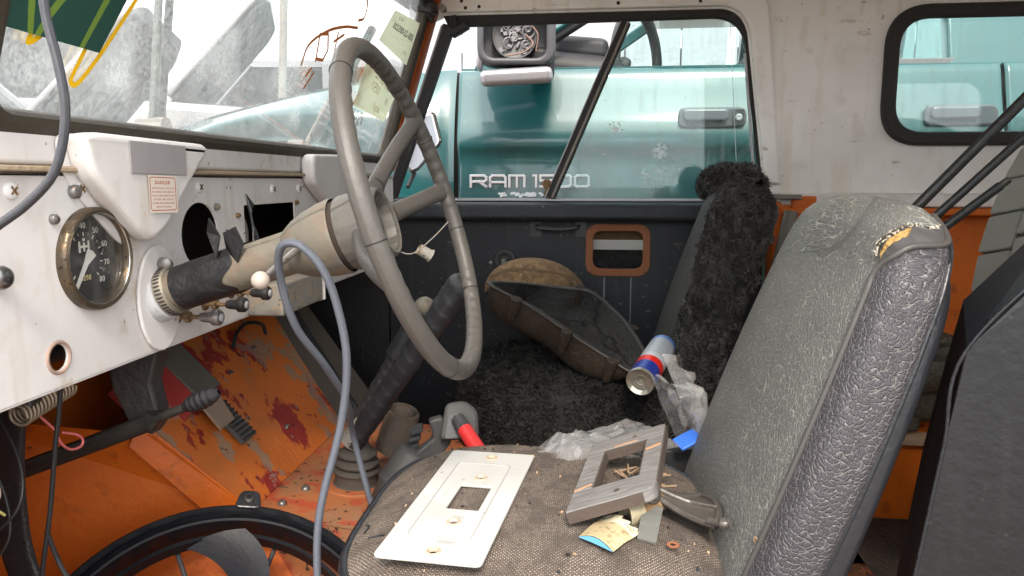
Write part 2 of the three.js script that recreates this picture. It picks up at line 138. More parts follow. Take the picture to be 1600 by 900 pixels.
const M = {
  white: std({ map: T.white, color: 0xf4f4f7, roughness: 0.5, bumpMap: T.fine, bumpScale: 0.0002 }),
  top: std({ map: T.top, roughness: 0.5, bumpMap: T.soft, bumpScale: 0.002 }),
  whiteClean: std({ lin: [0.7, 0.69, 0.68], roughness: 0.4, bumpMap: T.fine, bumpScale: 0.0004 }),
  orangeDark: std({ map: T.orange, color: 0xf0e8e0, roughness: 0.55, bumpMap: T.fine, bumpScale: 0.0008 }),
  orange: std({ map: T.orange, roughness: 0.5, bumpMap: T.fine, bumpScale: 0.0006 }),
  peel: std({ map: T.peel, roughness: 0.6, bumpMap: T.fine, bumpScale: 0.001 }),
  redust: std({ map: T.redust, roughness: 0.75, bumpMap: T.fine, bumpScale: 0.001 }),
  red: std({ lin: [0.3, 0.03, 0.025], map: null, roughness: 0.55, bumpMap: T.fine, bumpScale: 0.0008 }),
  black: std({ map: T.black, color: 0xd4d4d6, roughness: 0.6, bumpMap: T.fine, bumpScale: 0.0003 }),
  blackPlain: std({ lin: [0.018, 0.018, 0.02], roughness: 0.55, bumpMap: T.fine, bumpScale: 0.0006 }),
  blackGloss: std({ lin: [0.014, 0.015, 0.019], roughness: 0.32, bumpMap: T.fine, bumpScale: 0.0008 }),
  darkFan: std({ lin: [0.008, 0.0085, 0.011], roughness: 0.42, bumpMap: T.fine, bumpScale: 0.0003, phys: { specularIntensity: 0.35 } }),
  rubber: std({ lin: [0.022, 0.021, 0.02], roughness: 0.7, bumpMap: T.fine, bumpScale: 0.0008 }),
  tape: std({ lin: [0.009, 0.0095, 0.011], roughness: 0.5, bumpMap: T.fine, bumpScale: 0.0016 }),
  leverTape: std({ map: T.panel, color: 0xd8dade, roughness: 0.5, bumpMap: T.soft, bumpScale: 0.006 }),
  rust: std({ map: T.rust, roughness: 0.9, bumpMap: T.fine, bumpScale: 0.002 }),
  rustOrange: std({ lin: [0.26, 0.10, 0.045], roughness: 0.85, bumpMap: T.fine, bumpScale: 0.0012 }),
  rustDark: std({ map: T.rust, color: 0x6c6d70, roughness: 0.85, bumpMap: T.fine, bumpScale: 0.002 }),
  greydust: std({ map: T.greydust, roughness: 0.75, bumpMap: T.fine, bumpScale: 0.0008 }),
  wheel: std({ lin: [0.075, 0.069, 0.062], roughness: 0.48, bumpMap: T.fine, bumpScale: 0.0006 }),
  colrust: std({ map: T.colrust, color: 0xd8d4cc, roughness: 0.6, metalness: 0.1, bumpMap: T.fine, bumpScale: 0.0008 }),
  steel: std({ map: T.steel, roughness: 0.42, metalness: 0.75, bumpMap: T.fine, bumpScale: 0.0006 }),
  darkSteel: std({ lin: [0.06, 0.055, 0.05], roughness: 0.5, metalness: 0.6, bumpMap: T.fine, bumpScale: 0.001 }),
  chrome: std({ lin: [0.6, 0.59, 0.57], roughness: 0.2, metalness: 1, roughnessMap: null }),
  dustChrome: std({ lin: [0.27, 0.245, 0.20], roughness: 0.5, metalness: 0.55, bumpMap: T.fine, bumpScale: 0.001 }),
  vinyl: std({ map: T.vinyl, roughness: 0.5, bumpMap: T.vinylB, bumpScale: 0.0012 }),
  leather: std({ map: T.leatherC, roughness: 0.38, bumpMap: T.leather, bumpScale: 0.0009 }),
  weave: std({ map: T.weave, roughness: 0.92, bumpMap: T.weaveB, bumpScale: 0.0014 }),
  wood: std({ map: T.wood, roughness: 0.85, bumpMap: T.wood, bumpScale: 0.0012 }),
  woodEdge: std({ lin: [0.065, 0.047, 0.037], roughness: 0.9, bumpMap: T.fine, bumpScale: 0.0015 }),
  plank: std({ lin: [0.45, 0.3, 0.19], roughness: 0.85, bumpMap: T.fine, bumpScale: 0.001 }),
  fur: std({ map: T.fur, roughness: 0.95, bumpMap: T.fine, bumpScale: 0.004 }),
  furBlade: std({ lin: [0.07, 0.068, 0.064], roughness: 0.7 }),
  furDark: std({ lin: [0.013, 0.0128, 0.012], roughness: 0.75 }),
  carpet: std({ lin: [0.05, 0.036, 0.028], roughness: 0.98, bumpMap: T.fine, bumpScale: 0.003 }),
  cable: std({ lin: [0.095, 0.105, 0.13], roughness: 0.5, bumpMap: T.fine, bumpScale: 0.0004 }),
  hose: std({ lin: [0.05, 0.052, 0.062], roughness: 0.55, bumpMap: T.fine, bumpScale: 0.0008 }),
  glass: std({ lin: [1, 1, 1], roughness: 0.02, phys: { transmission: 1, thickness: 0, ior: 1.5 } }),
  greenGlass: std({ lin: [0.84, 0.94, 0.93], roughness: 0.02, phys: { transmission: 1, thickness: 0, ior: 1.5 } }),
  grime: std({ lin: [0.86, 0.9, 0.88], roughness: 1, phys: { transmission: 0.6, thickness: 0 }, alphaMap: T.grime, transparent: true, depthWrite: false, side: THREE.DoubleSide }),
  dust: std({ lin: [0.8, 0.82, 0.82], roughness: 1, phys: { transmission: 0.5, thickness: 0 }, alphaMap: T.dust, transparent: true, depthWrite: false, side: THREE.DoubleSide }),
  teal: std({ map: T.teal, color: 0xdcdcdc, roughness: 0.35, phys: { clearcoat: 1, clearcoatRoughness: 0.07 } }),
  greyPlastic: std({ lin: [0.046, 0.046, 0.046], roughness: 0.6, bumpMap: T.fine, bumpScale: 0.0006 }),
  darkPlastic: std({ lin: [0.04, 0.041, 0.045], roughness: 0.5, bumpMap: T.fine, bumpScale: 0.0006 }),
  silver: std({ lin: [0.4, 0.4, 0.42], roughness: 0.45, metalness: 0.2, bumpMap: T.fine, bumpScale: 0.0004 }),
};

// ---------- ground ----------
{
  const g = part('ground', U(new THREE.PlaneGeometry(300, 300, 1, 1).rotateX(-PI / 2)), std({ map: T.ground, roughness: 0.95 }));
  g.userData.kind = 'structure'; g.userData.label = 'pale dusty gravel ground of the salvage yard';
}

// ---------- cab shell of the old off-roader ----------
const cab = thing('vehicle_cab', 'white and orange cab shell of a stripped old off-roader, with hardtop and windshield', 'vehicle', [0.5, 0.4, -1.26]);
{
  // far side wall of the hardtop with door opening and quarter window
  const s = poly([[-0.46, 1.76], [2.05, 1.76], [2.05, 1.176], [0.448, 1.176], [0.435, 1.2]]);
  const side = new THREE.Shape();
  side.moveTo(-0.46, 1.76); side.lineTo(2.05, 1.76); side.lineTo(2.05, 1.168); side.lineTo(0.428, 1.168); side.lineTo(0.372, 1.55); side.quadraticCurveTo(0.362, 1.622, 0.30, 1.625); side.lineTo(-0.40, 1.625); side.lineTo(-0.46, 1.60); side.closePath();
  side.holes.push(hole(rpoly(rect(0.712, 1.305, 1.62, 1.605), 0.085)));
  const wall = wpart('side_wall', ext(side, 0.035, 0.004).translate(0, 0, -1.985), M.top, cab);
  // raised lip round the door opening
  const lip = new THREE.Shape();
  lip.moveTo(-0.42, 1.70); lip.lineTo(0.33, 1.70); lip.quadraticCurveTo(0.405, 1.695, 0.418, 1.6); lip.lineTo(0.462, 1.195); lip.lineTo(0.426, 1.195); lip.lineTo(0.376, 1.55); lip.quadraticCurveTo(0.366, 1.626, 0.30, 1.629); lip.lineTo(-0.42, 1.629); lip.closePath();
  wpart('door_opening_lip', ext(lip, 0.022, 0.006).translate(0, 0, -1.952), M.top, cab);
  const bolt = U(new THREE.SphereGeometry(0.0045, 8, 6).scale(1, 1, 0.5));
  for (const [x, y] of [[-0.335, 1.638], [-0.30, 1.64], [-0.345, 1.655], [0.05, 1.64], [0.25, 1.64]]) wpart('screw', bolt.clone().translate(x, y, -1.929), M.blackPlain, cab);
  // bottom flange of the hardtop and the orange body rail
  wpart('hardtop_flange', [box(1.6, 0.034, 0.05, 1.26, 1.155, -1.935, 0.005)], M.top, cab);
  wpart('body_rail', [box(1.62, 0.018, 0.08, 1.27, 1.127, -1.935, 0.005), box(1.62, 0.52, 0.02, 1.27, 0.885, -1.955, 0.004)], M.orange, cab);
  wpart('door_pillar', [box(0.06, 0.16, 0.05, 0.515, 1.085, -1.925, 0.006), box(0.05, 0.7, 0.07, 0.47, 0.80, -1.945, 0.006)], M.orange, cab);
  wpart('belt_cover', [rod([0.475, 1.13, -1.86], [0.435, 0.88, -1.86], 0.016, 0.02), box(0.07, 0.012, 0.03, 0.47, 1.163, -1.90, 0.003)], M.greydust, cab);
  // quarter window rubber and pane
  const ring = rpoly(rect(0.695, 1.288, 1.637, 1.622), 0.1); ring.holes.push(hole(rpoly(rect(0.728, 1.321, 1.604, 1.589), 0.072)));
  wpart('window_rubber', ext(ring, 0.024, 0.007).translate(0, 0, -1.955), M.rubber, cab);
  wpart('quarter_window', ext(rpoly(rect(0.722, 1.315, 1.61, 1.595), 0.076), 0.003).translate(0, 0, -1.966), M.greenGlass, cab);
  wpart('window_dust', ext(rpoly(rect(0.722, 1.315, 1.61, 1.595), 0.076), 0.0004).translate(0, 0, -1.961), M.dust, cab);
  // roof, near side, tail, front header
  wpart('roof', [box(2.55, 0.03, 1.46, 0.80, 1.765, -1.26, 0.012)], M.top, cab);
  const near = poly([[0.46, 1.76], [2.05, 1.76], [2.05, 0.45], [0.52, 0.45], [0.48, 1.15]]); near.holes.push(hole(rpoly(rect(0.72, 1.3, 1.6, 1.61), 0.08)));
  wpart('near_side_wall', ext(near, 0.03, 0.004).translate(0, 0, -0.585), M.top, cab);
  wpart('near_roof_rail', [box(0.95, 0.1, 0.03, 0, 1.70, -0.575, 0.01)], M.top, cab);
  const tail = poly([[0.55, 0.45], [1.97, 0.45], [1.97, 1.76], [0.55, 1.76]]); tail.holes.push(hole(rpoly(rect(0.7, 1.2, 1.82, 1.62), 0.08)));
  wpart('tail_wall', U(ext(tail, 0.03, 0.004).rotateY(PI / 2).translate(2.03, 0, 0)), M.top, cab);
  // windshield frame (fold-down): bottom rail, posts, header
  const wsX = (y) => -0.55 + (y - 1.262) * 0.316;
  const lean = Math.atan(0.316);
  wpart('windshield_rail', [box(0.035, 0.038, 1.33, -0.556, 1.235, -1.235, 0.006)], M.white, cab);
  wpart('cowl_lip', [box(0.05, 0.006, 1.31, -0.552, 1.2125, -1.24, 0.002)], std({ lin: [0.36, 0.28, 0.19], roughness: 0.8, bumpMap: T.fine, bumpScale: 0.002 }), cab);
  const post = (z, w) => boxR(0.03, 0.46, w, [wsX(1.45), 1.45, z], [0, 0, -lean], 0.006);
  wpart('windshield_post', [post(-0.585, 0.03)], M.orange, cab);
  wpart('windshield_post', [post(-1.925, 0.03)], M.orange, cab);
  wpart('post_channel', [boxR(0.012, 0.46, 0.022, [wsX(1.45) + 0.022, 1.45, -1.93], [0, 0, -lean], 0.003)], std({ lin: [0.33, 0.09, 0.03], roughness: 0.5, bumpMap: T.fine, bumpScale: 0.0008 }), cab);
  wpart('windshield_header', [boxR(0.05, 0.075, 1.36, [wsX(1.69), 1.69, -1.255], [0, 0, -lean], 0.012)], M.orange, cab);
  // rubber round the glass
  const fr = poly(rect(0.58, 1.236, 1.915, 1.672)); fr.holes.push(hole(rpoly(rect(0.618, 1.268, 1.878, 1.64), 0.03)));
  const tilt = (g) => { g.translate(0, -1.262, 0); g.applyMatrix4(new THREE.Matrix4().makeScale(1, 1 / Math.cos(lean), 1)); g.rotateY(PI / 2); g.rotateZ(-lean); g.translate(-0.55, 1.262, 0); return U(g); };
  wpart('windshield_rubber', tilt(ext(fr, 0.03, 0.009).translate(0, 0, -0.014)), std({ lin: [0.045, 0.036, 0.024], roughness: 0.65, bumpMap: T.fine, bumpScale: 0.0008 }), cab);
  const pane = wpart('windshield', tilt(ext(rpoly(rect(0.605, 1.258, 1.89, 1.652), 0.03), 0.004).translate(0, 0, -0.004)), M.glass, cab);
  wpart('dirt_film', tilt(ext(rpoly(rect(0.605, 1.262, 1.89, 1.652), 0.03), 0.0004).translate(0, 0, -0.0075)), M.grime, pane);
  // paint-pen scrawl on the glass (lettering and loops), on its own thin film outside
  const strokes = canvasTex(2048, 640, (g, W, H) => {
    const X = (z) => (-z - 0.6) / 1.3 * W, Y = (y) => (1.66 - y) / 0.41 * H;
    g.clearRect(0, 0, W, H); g.lineCap = g.lineJoin = 'round';
    const S = (col, w, pts) => { g.strokeStyle = col; g.lineWidth = w; g.beginPath(); pts.forEach(([z, y], i) => i ? g.lineTo(X(z), Y(y)) : g.moveTo(X(z), Y(y))); g.stroke(); };
    const C = (col, w, pts) => { g.strokeStyle = col; g.lineWidth = w; const c = new THREE.CatmullRomCurve3(pts.map(([z, y]) => V(z, y, 0))).getPoints(60); g.beginPath(); c.forEach((p, i) => i ? g.lineTo(X(p.x), Y(p.y)) : g.moveTo(X(p.x), Y(p.y))); g.stroke(); };
    const ye = '#ffc800', or = '#e58a44', wh = '#f3ece0';
    C(ye, 9, [[-0.70, 1.43], [-0.675, 1.372], [-0.66, 1.342], [-0.655, 1.330], [-0.664, 1.334], [-0.69, 1.362], [-0.73, 1.40], [-0.76, 1.43]]);
    C(ye, 9, [[-0.775, 1.45], [-0.745, 1.37], [-0.726, 1.322], [-0.720, 1.302], [-0.727, 1.300], [-0.745, 1.32], [-0.772, 1.362], [-0.80, 1.41], [-0.82, 1.45]]);
    C(or, 9, [[-1.255, 1.40], [-1.262, 1.43], [-1.32, 1.465], [-1.40, 1.49], [-1.47, 1.502]]);
    S(or, 9, [[-1.31, 1.415], [-1.30, 1.458], [-1.335, 1.465], [-1.352, 1.44], [-1.34, 1.42], [-1.31, 1.418]]); S(or, 9, [[-1.385, 1.43], [-1.38, 1.475]]); S(or, 9, [[-1.37, 1.458], [-1.41, 1.478]]);
    C(or, 9, [[-1.44, 1.57], [-1.49, 1.55], [-1.49, 1.525], [-1.465, 1.515]]);
    S(or, 8, [[-1.285, 1.385], [-1.30, 1.40]]); S(or, 8, [[-1.29, 1.365], [-1.315, 1.395]]);
    const scr = (z, y, n, dz, dy, col) => { for (let i = 0; i < n; i++) C(col, 6, [[z - i * dz, y + i * dy], [z - i * dz - 0.012, y + i * dy + 0.028], [z - i * dz - 0.022, y + i * dy + 0.006], [z - i * dz - 0.03, y + i * dy + 0.026]]); };
    scr(-1.55, 1.41, 3, 0.028, 0.012, or); scr(-1.53, 1.345, 2, 0.03, 0.018, or); scr(-1.56, 1.30, 3, 0.03, 0.012, wh);
  });
  wpart('paint_scrawl', tilt(xf(new THREE.PlaneGeometry(1.3, 0.41), [1.25, 1.455, 0.003])).setAttribute('uv', new THREE.PlaneGeometry(1, 1).toNonIndexed().attributes.uv), std({ map: strokes, transparent: true, roughness: 0.8, side: THREE.DoubleSide, depthWrite: false }), pane);
  // corner clip where the windshield frame meets the hardtop
  wpart('frame_latch', [boxR(0.06, 0.03, 0.05, [-0.43, 1.632, -1.885], [0, 0, -0.2], 0.008), rod([-0.46, 1.66, -1.87], [-0.40, 1.612, -1.88], 0.008), rod([-0.43, 1.65, -1.84], [-0.415, 1.60, -1.9], 0.006)], M.blackPlain, cab);
  wpart('latch_bolt', [rod([-0.385, 1.628, -1.895], [-0.385, 1.628, -1.875], 0.009)], M.steel, cab);
  // floor, cowl, firewall, toe board, tunnel
  wpart('floor_pan', [box(1.5, 0.03, 1.42, -0.2, 0.435, -1.26, 0.005)], M.redust, cab);
  wpart('cargo_floor', [box(1.55, 0.03, 1.36, 1.27, 0.435, -1.26, 0.005), box(1.25, 0.13, 1.0, 1.38, 0.52, -1.12, 0.01)], M.carpet, cab);
  wpart('firewall', [box(0.02, 0.8, 1.12, -0.92, 0.84, -1.13, 0.004)], M.orangeDark, cab);
  wpart('footwell_panel', [box(0.02, 0.8, 0.27, -0.92, 0.84, -1.825, 0.004)], M.blackPlain, cab);
  wpart('cowl_top', [box(0.36, 0.015, 1.36, -0.745, 1.215, -1.26, 0.004)], M.white, cab);
  wpart('cowl_side', box(0.36, 0.76, 0.02, -0.74, 0.825, -0.572, 0.004), M.orangeDark, cab);
  wpart('cowl_side', box(0.36, 0.76, 0.02, -0.735, 0.825, -1.94, 0.004), M.blackPlain, cab);
  wpart('door_sill', box(1.1, 0.07, 0.05, -0.02, 0.47, -0.585, 0.01), M.orangeDark, cab);
  const toe = (x) => 0.65 + (-0.55 - x) / 0.767;
  const TP = (x, z) => [x, toe(x), z];
  wpart('tunnel_face', slab([TP(-0.557, -1.105), TP(-0.557, -1.60), TP(-0.765, -1.76), TP(-0.765, -1.18), TP(-0.676, -1.03)], 0.004), M.peel, cab, 'orange tunnel face with peeling red paint');
  wpart('tunnel_side', slab([[-0.552, 0.655, -1.1], [-0.672, 0.812, -1.025], [-0.92, 0.86, -0.94], [-0.92, 0.44, -0.92], [-0.40, 0.44, -1.06]], 0.004), M.orangeDark, cab);
  wpart('tunnel_flange', slab([[-0.556, 0.664, -1.098], [-0.688, 0.836, -1.02], [-0.70, 0.80, -1.005], [-0.60, 0.655, -1.066]], 0.005), M.orangeDark, cab);
  wpart('shifter_plate', [slab([[-0.555, 0.660, -1.10], [-0.05, 0.625, -1.07], [-0.05, 0.625, -1.60], [-0.555, 0.660, -1.60]], 0.006), slab([[-0.55, 0.655, -1.102], [-0.55, 0.44, -1.06], [-0.05, 0.44, -1.06], [-0.05, 0.62, -1.072]], 0.004)], M.redust, cab);
  const bl = laty([[0, 0.008], [0.004, 0.008], [0.008, 0.005], [0.008, 0]], 8);
  for (const [x, z] of [[-0.52, -1.135], [-0.505, -1.20], [-0.30, -1.12], [-0.515, -1.45]]) wpart('bolt', bl.clone().translate(x, 0.659 - (x + 0.55) * 0.07, z), M.steel, cab);
  for (const [x, z] of [[-0.69, -1.31], [-0.62, -1.22], [-0.705, -1.44], [-0.60, -1.35]]) wpart('bolt', xf(bl, [x, toe(x), z], [0, 0, 0.92]), M.steel, cab);
  // dusty duct along the far edge of the tunnel
  wpart('tunnel_trim', [slab([[-0.762, 0.93, -1.62], [-0.485, 0.57, -1.52], [-0.455, 0.57, -1.70], [-0.742, 0.93, -1.76]], 0.03)], std({ lin: [0.115, 0.095, 0.078], roughness: 0.85, bumpMap: T.fine, bumpScale: 0.002 }), cab);
  wpart('trim_cord', [tube([[-0.75, 0.945, -1.68], [-0.66, 0.82, -1.655], [-0.56, 0.685, -1.625], [-0.49, 0.59, -1.61]], 0.008)], M.blackPlain, cab);
  // wheel housing in the cargo bay
  wpart('wheel_housing', [box(0.95, 0.185, 0.3, 0.95, 0.535, -1.80, 0.012)], M.orange, cab);
  wpart('board_edge', [box(0.5, 0.016, 0.05, 0.75, 0.637, -1.655, 0.002)], M.plank, cab);
}
// paper sheets and card fixed inside the windshield: each its own thing
{
  const wsP = (z, y, off = 0.006) => V(-0.55 + (y - 1.262) * 0.316 + off, y, z);
  const quadSheet = (c, tx, bend = 0) => { const [a, b, d, e] = c; return sheet((u, v) => { const p = a.clone().lerp(b, u), q = d.clone().lerp(e, u); const r = p.lerp(q, v); r.x += bend * Math.sin(PI * u) * Math.sin(PI * v) + 0.001; return r; }, 10, 10, (u, v) => [u, 1 - v]); };
  // card: seen from behind, dark green
  const cardT = canvasTex(512, 512, (g) => { g.fillStyle = '#1d4a40'; g.fillRect(0, 0, 512, 512); g.lineWidth = 26; g.strokeStyle = '#6f8f36'; g.lineCap = 'round'; g.beginPath(); g.moveTo(180, 0); g.lineTo(140, 200); g.lineTo(135, 512); g.moveTo(430, 0); g.lineTo(300, 260); g.lineTo(170, 512); g.moveTo(480, 0); g.lineTo(435, 250); g.lineTo(405, 512); g.stroke(); });
  const card = part('paper_card', quadSheet([wsP(-0.55, 1.46), wsP(-0.80, 1.452), wsP(-0.617, 1.336), wsP(-0.748, 1.334)], cardT, 0.004), std({ map: cardT, roughness: 0.8, side: THREE.DoubleSide }));
  tag(card, 'dark green card with olive pen strokes at the top left corner of the windshield', 'card');
  const sheetTex = (lines, seed) => canvasTex(512, 256, (g) => { g.fillStyle = '#dfe4c6'; g.fillRect(0, 0, 512, 256); g.translate(512, 0); g.scale(-1, 1); for (const [t, x, y, s, col, f] of lines) { g.fillStyle = col; g.font = f + s + 'px sans-serif'; g.fillText(t, x, y); } const r = rng(seed); g.strokeStyle = 'rgba(90,100,80,0.25)'; for (let i = 0; i < 14; i++) { g.lineWidth = 1 + r() * 2; g.beginPath(); g.moveTo(r() * 512, r() * 256); g.lineTo(r() * 512, r() * 256); g.stroke(); } });
  const t1 = sheetTex([['000-22-085220', 40, 120, 58, '#2c3a34', 'bold '], ['14/ H', 300, 50, 40, '#6a7460', ''], ['A-24', 60, 215, 34, '#6a7460', '']], 5);
  const s1 = part('paper_sheet', quadSheet([wsP(-1.655, 1.575), wsP(-1.868, 1.59), wsP(-1.60, 1.502), wsP(-1.852, 1.487)], t1), std({ map: t1, roughness: 0.9, side: THREE.DoubleSide, phys: { transmission: 0.5, thickness: 0 } }));
  tag(s1, 'upper pale green paper sheet with printed number, seen reversed through the windshield', 'paper', 'paper sheets taped to the windshield');
  const t2 = sheetTex([['29 8/12', 120, 90, 70, '#8a7a3a', 'italic '], ['1051', 220, 150, 60, '#8a7a3a', 'italic '], ['H', 70, 170, 60, '#8a6a3a', ''], ['ooyl', 140, 230, 56, '#8a7a3a', 'italic ']], 6);
  const s2 = part('paper_sheet', quadSheet([wsP(-1.562, 1.485), wsP(-1.84, 1.44), wsP(-1.555, 1.36), wsP(-1.80, 1.345)], t2), std({ map: t2, roughness: 0.9, side: THREE.DoubleSide, phys: { transmission: 0.5, thickness: 0 } }));
  tag(s2, 'lower pale green paper sheet with ochre handwriting on the windshield, behind the steering wheel rim', 'paper', 'paper sheets taped to the windshield');
}
// windshield wipers and a thin pole outside
{
  const w1 = thing('windshield_wiper', 'grey wiper with twin rods, standing upright outside the driver side glass', 'wiper', [-0.58, 1.27, -0.95], 'windshield wipers');
  wpart('blade', [rod([-0.590, 1.28, -0.966], [-0.585, 1.46, -1.002], 0.0056)], std({ lin: [0.012, 0.018, 0.016], roughness: 0.6 }), w1);
  wpart('arm', [rod([-0.59, 1.275, -0.946], [-0.585, 1.46, -0.976], 0.0052)], std({ lin: [0.07, 0.085, 0.075], roughness: 0.6 }), w1);
  wpart('pivot', [rod([-0.61, 1.272, -0.95], [-0.572, 1.272, -0.95], 0.014)], M.greydust, w1);
  const w2 = thing('windshield_wiper', 'grey wiper slanting across the passenger side glass behind the steering wheel', 'wiper', [-0.575, 1.27, -1.414], 'windshield wipers');
  wpart('blade', [rod([-0.567, 1.29, -1.466], [-0.49, 1.532, -1.632], 0.0095)], std({ lin: [0.012, 0.016, 0.016], roughness: 0.6 }), w2);
  wpart('arm', [rod([-0.585, 1.27, -1.46], [-0.525, 1.47, -1.60], 0.006)], M.greydust, w2);
  wpart('pivot', [rod([-0.60, 1.268, -1.42], [-0.57, 1.268, -1.42], 0.014)], M.greydust, w2);
}

// ---------- dashboard ----------
const dash = thing('dashboard', 'white sheet metal dashboard with empty instrument holes, dirty and scratched', 'dashboard', [-0.54, 0.993, -0.57]);
dash.rotation.y = PI / 2; // local x runs towards the passenger door, y up, z towards the seats
{
  const L = (z, y) => [-z - 0.57, y - 0.993];
  const face = poly(rect(0.0, 0.0, 1.372, 0.213));
  face.holes.push(circ(...L(-0.735, 1.118), 0.0515), circ(...L(-0.957, 1.128), 0.047, 0.044), circ(...L(-0.672, 1.024), 0.0135), hole(rpoly(rect(0.517, 0.113, 0.71, 0.171), 0.003)));
  part('panel', [ext(face, 0.003, 0.0008), box(1.372, 0.003, 0.03, 0.686, -0.0012, -0.013, 0.001)], M.white, dash);
  part('instrument_bay', [box(1.3, 0.01, 0.3, 0.686, 0.19, -0.18, 0.002)], M.blackPlain, dash);
  part('bay_backing', box(1.3, 0.2, 0.01, 0.686, 0.1, -0.17, 0.002), M.blackPlain, dash);
  part('duct_ring', U(new THREE.TorusGeometry(0.045, 0.005, 10, 40).translate(0.60, 0.115, -0.06)), std({ lin: [0.35, 0.33, 0.3], roughness: 0.6 }), dash);
  // raised lip of the rectangular hole
  const scr = (z, y, r = 0.0085) => { const [x, v] = L(z, y); const s = part('screw', lat([[0.003, r], [0.005, r * 0.96], [0.007, r * 0.7], [0.0075, 0]], 20).translate(x, v, 0), M.whiteClean, dash); part('screw_slot', [boxR(r * 1.2, 0.0022, 0.001, [x, v, 0.0078], [0, 0, 0.7], 0.0004), boxR(r * 1.2, 0.0022, 0.001, [x, v, 0.0078], [0, 0, 2.27], 0.0004)], M.rust, s); };
  scr(-0.630, 1.192, 0.0085); scr(-0.722, 1.193, 0.0085); scr(-0.958, 1.193, 0.008); scr(-1.19, 1.188, 0.008); scr(-1.30, 1.188, 0.008); scr(-1.48, 1.188, 0.008); scr(-1.64, 1.188, 0.008);
  const stud = (z, y, r, m) => part('stud', lat([[0.002, r], [0.007, r], [0.009, r * 0.75], [0.0095, 0]], 14).translate(...L(z, y), 0), m, dash);
  stud(-0.68, 1.163, 0.0052, M.steel); stud(-0.785, 1.082, 0.004, M.whiteClean); stud(-1.0, 1.165, 0.005, M.greydust); stud(-1.285, 1.163, 0.004, M.rust); stud(-1.062, 1.15, 0.0035, M.rust);
  // hole rim
  part('hole_rim', lat([[0.002, 0.0185], [0.0045, 0.017], [0.005, 0.0145], [0.001, 0.0135]], 24).translate(...L(-0.672, 1.024), 0), std({ lin: [0.35, 0.24, 0.19], roughness: 0.7 }), dash);
  // speedometer
  const dialT = canvasTex(512, 512, (g) => {
    g.fillStyle = '#15191c'; g.fillRect(0, 0, 512, 512); g.translate(256, 256); g.strokeStyle = g.fillStyle = '#d8d6cc'; g.textAlign = 'center'; g.textBaseline = 'middle'; g.font = 'bold 46px sans-serif';
    for (let i = 0; i <= 16; i++) { const a = (225 - i * 270 / 16) * PI / 180, big = i % 2 === 0; g.lineWidth = big ? 8 : 5; const r0 = big ? 128 : 136; g.beginPath(); g.moveTo(Math.cos(a) * r0, -Math.sin(a) * r0); g.lineTo(Math.cos(a) * 152, -Math.sin(a) * 152); g.stroke(); if (big) g.fillText(String(i * 5), Math.cos(a) * 188, -Math.sin(a) * 188); }
    g.fillRect(-46, -100, 16, 64); g.fillRect(30, -100, 16, 64); g.fillRect(-8, -92, 16, 52); g.fillRect(-46, -76, 92, 15); g.fillRect(-10, -116, 20, 16); // monogram
    g.fillStyle = '#090a0a'; g.fillRect(-78, 84, 156, 50); g.fillStyle = '#d6c890'; g.font = 'bold 42px sans-serif'; g.fillText('5298', -6, 110);
  });
  const gx = L(-0.735, 1.118), sp = new THREE.Group(); sp.name = 'speedometer'; sp.position.set(gx[0], gx[1], 0); dash.add(sp);
  part('bezel', lat([[0.002, 0.0555], [0.010, 0.0555], [0.0135, 0.054], [0.015, 0.0515], [0.0135, 0.0495], [0.008, 0.0485], [-0.008, 0.0475], [-0.008, 0.0485]], 64), std({ map: T.greydust, color: 0xb8aa98, roughness: 0.36, metalness: 0.65, bumpMap: T.fine, bumpScale: 0.0012 }), sp);
  part('bezel_trim', U(new THREE.TorusGeometry(0.0495, 0.0013, 8, 64).translate(0, 0, 0.0125)), M.chrome, sp);
  { const g = new THREE.CircleGeometry(0.0484, 48).translate(0, 0, -0.006).toNonIndexed(); part('dial', g, std({ map: dialT, roughness: 0.6 }), sp); }
  { const n = poly([[-0.005, 0.004], [-0.003, -0.006], [-0.002, -0.036], [0.0, -0.039], [0.002, -0.036], [0.003, -0.006], [0.006, 0.002], [0.009, 0.009], [0.002, 0.0105], [-0.005, 0.009]]); part('needle', xf(ext(n, 0.0012), [0, 0, -0.003], [0, 0, -0.62]), std({ lin: [0.8, 0.79, 0.75], roughness: 0.5 }), sp); }
  part('lens', ext(new THREE.Shape().absarc(0, 0, 0.0484, 0, PI * 2), 0.0015).translate(0, 0, 0.006), M.glass, sp);
  part('lens_dust', ext(new THREE.Shape().absarc(0, 0, 0.0482, 0, PI * 2), 0.0004).translate(0, 0, 0.0082), std({ lin: [0.5, 0.48, 0.44], roughness: 1, alphaMap: T.dust, opacity: 0.55, transparent: true, depthWrite: false }), sp);
  // chrome knob at the left end
  const kb = part('knob', lat([[0.002, 0.0065], [0.008, 0.0065], [0.009, 0.010], [0.015, 0.011], [0.019, 0.009], [0.021, 0.005], [0.021, 0]], 28).translate(...L(-0.598, 1.115), 0), std({ lin: [0.2, 0.2, 0.2], roughness: 0.25, metalness: 0.9 }), dash);
  // three pull knobs under the column
  for (const [z, y, m] of [[-0.885, 1.027, M.steel], [-0.955, 1.032, M.blackPlain], [-1.03, 1.037, M.blackPlain]]) {
    const [x, v] = L(z, y), k = part('pull_knob', [lat([[0.036, 0.005], [0.04, 0.0065], [0.05, 0.007], [0.054, 0.0105], [0.062, 0.0105], [0.065, 0.008], [0.063, 0]], 20).translate(x, v, 0)], m, dash);
    part('stem', [lat([[0.002, 0.003], [0.037, 0.003]], 10).translate(x, v, 0), lat([[0.003, 0.009], [0.006, 0.009], [0.006, 0.003]], 12).translate(x, v, 0), lat([[0.016, 0.0075], [0.022, 0.0075], [0.022, 0.003], [0.016, 0.003]], 8).translate(x, v, 0)], M.rust, k);
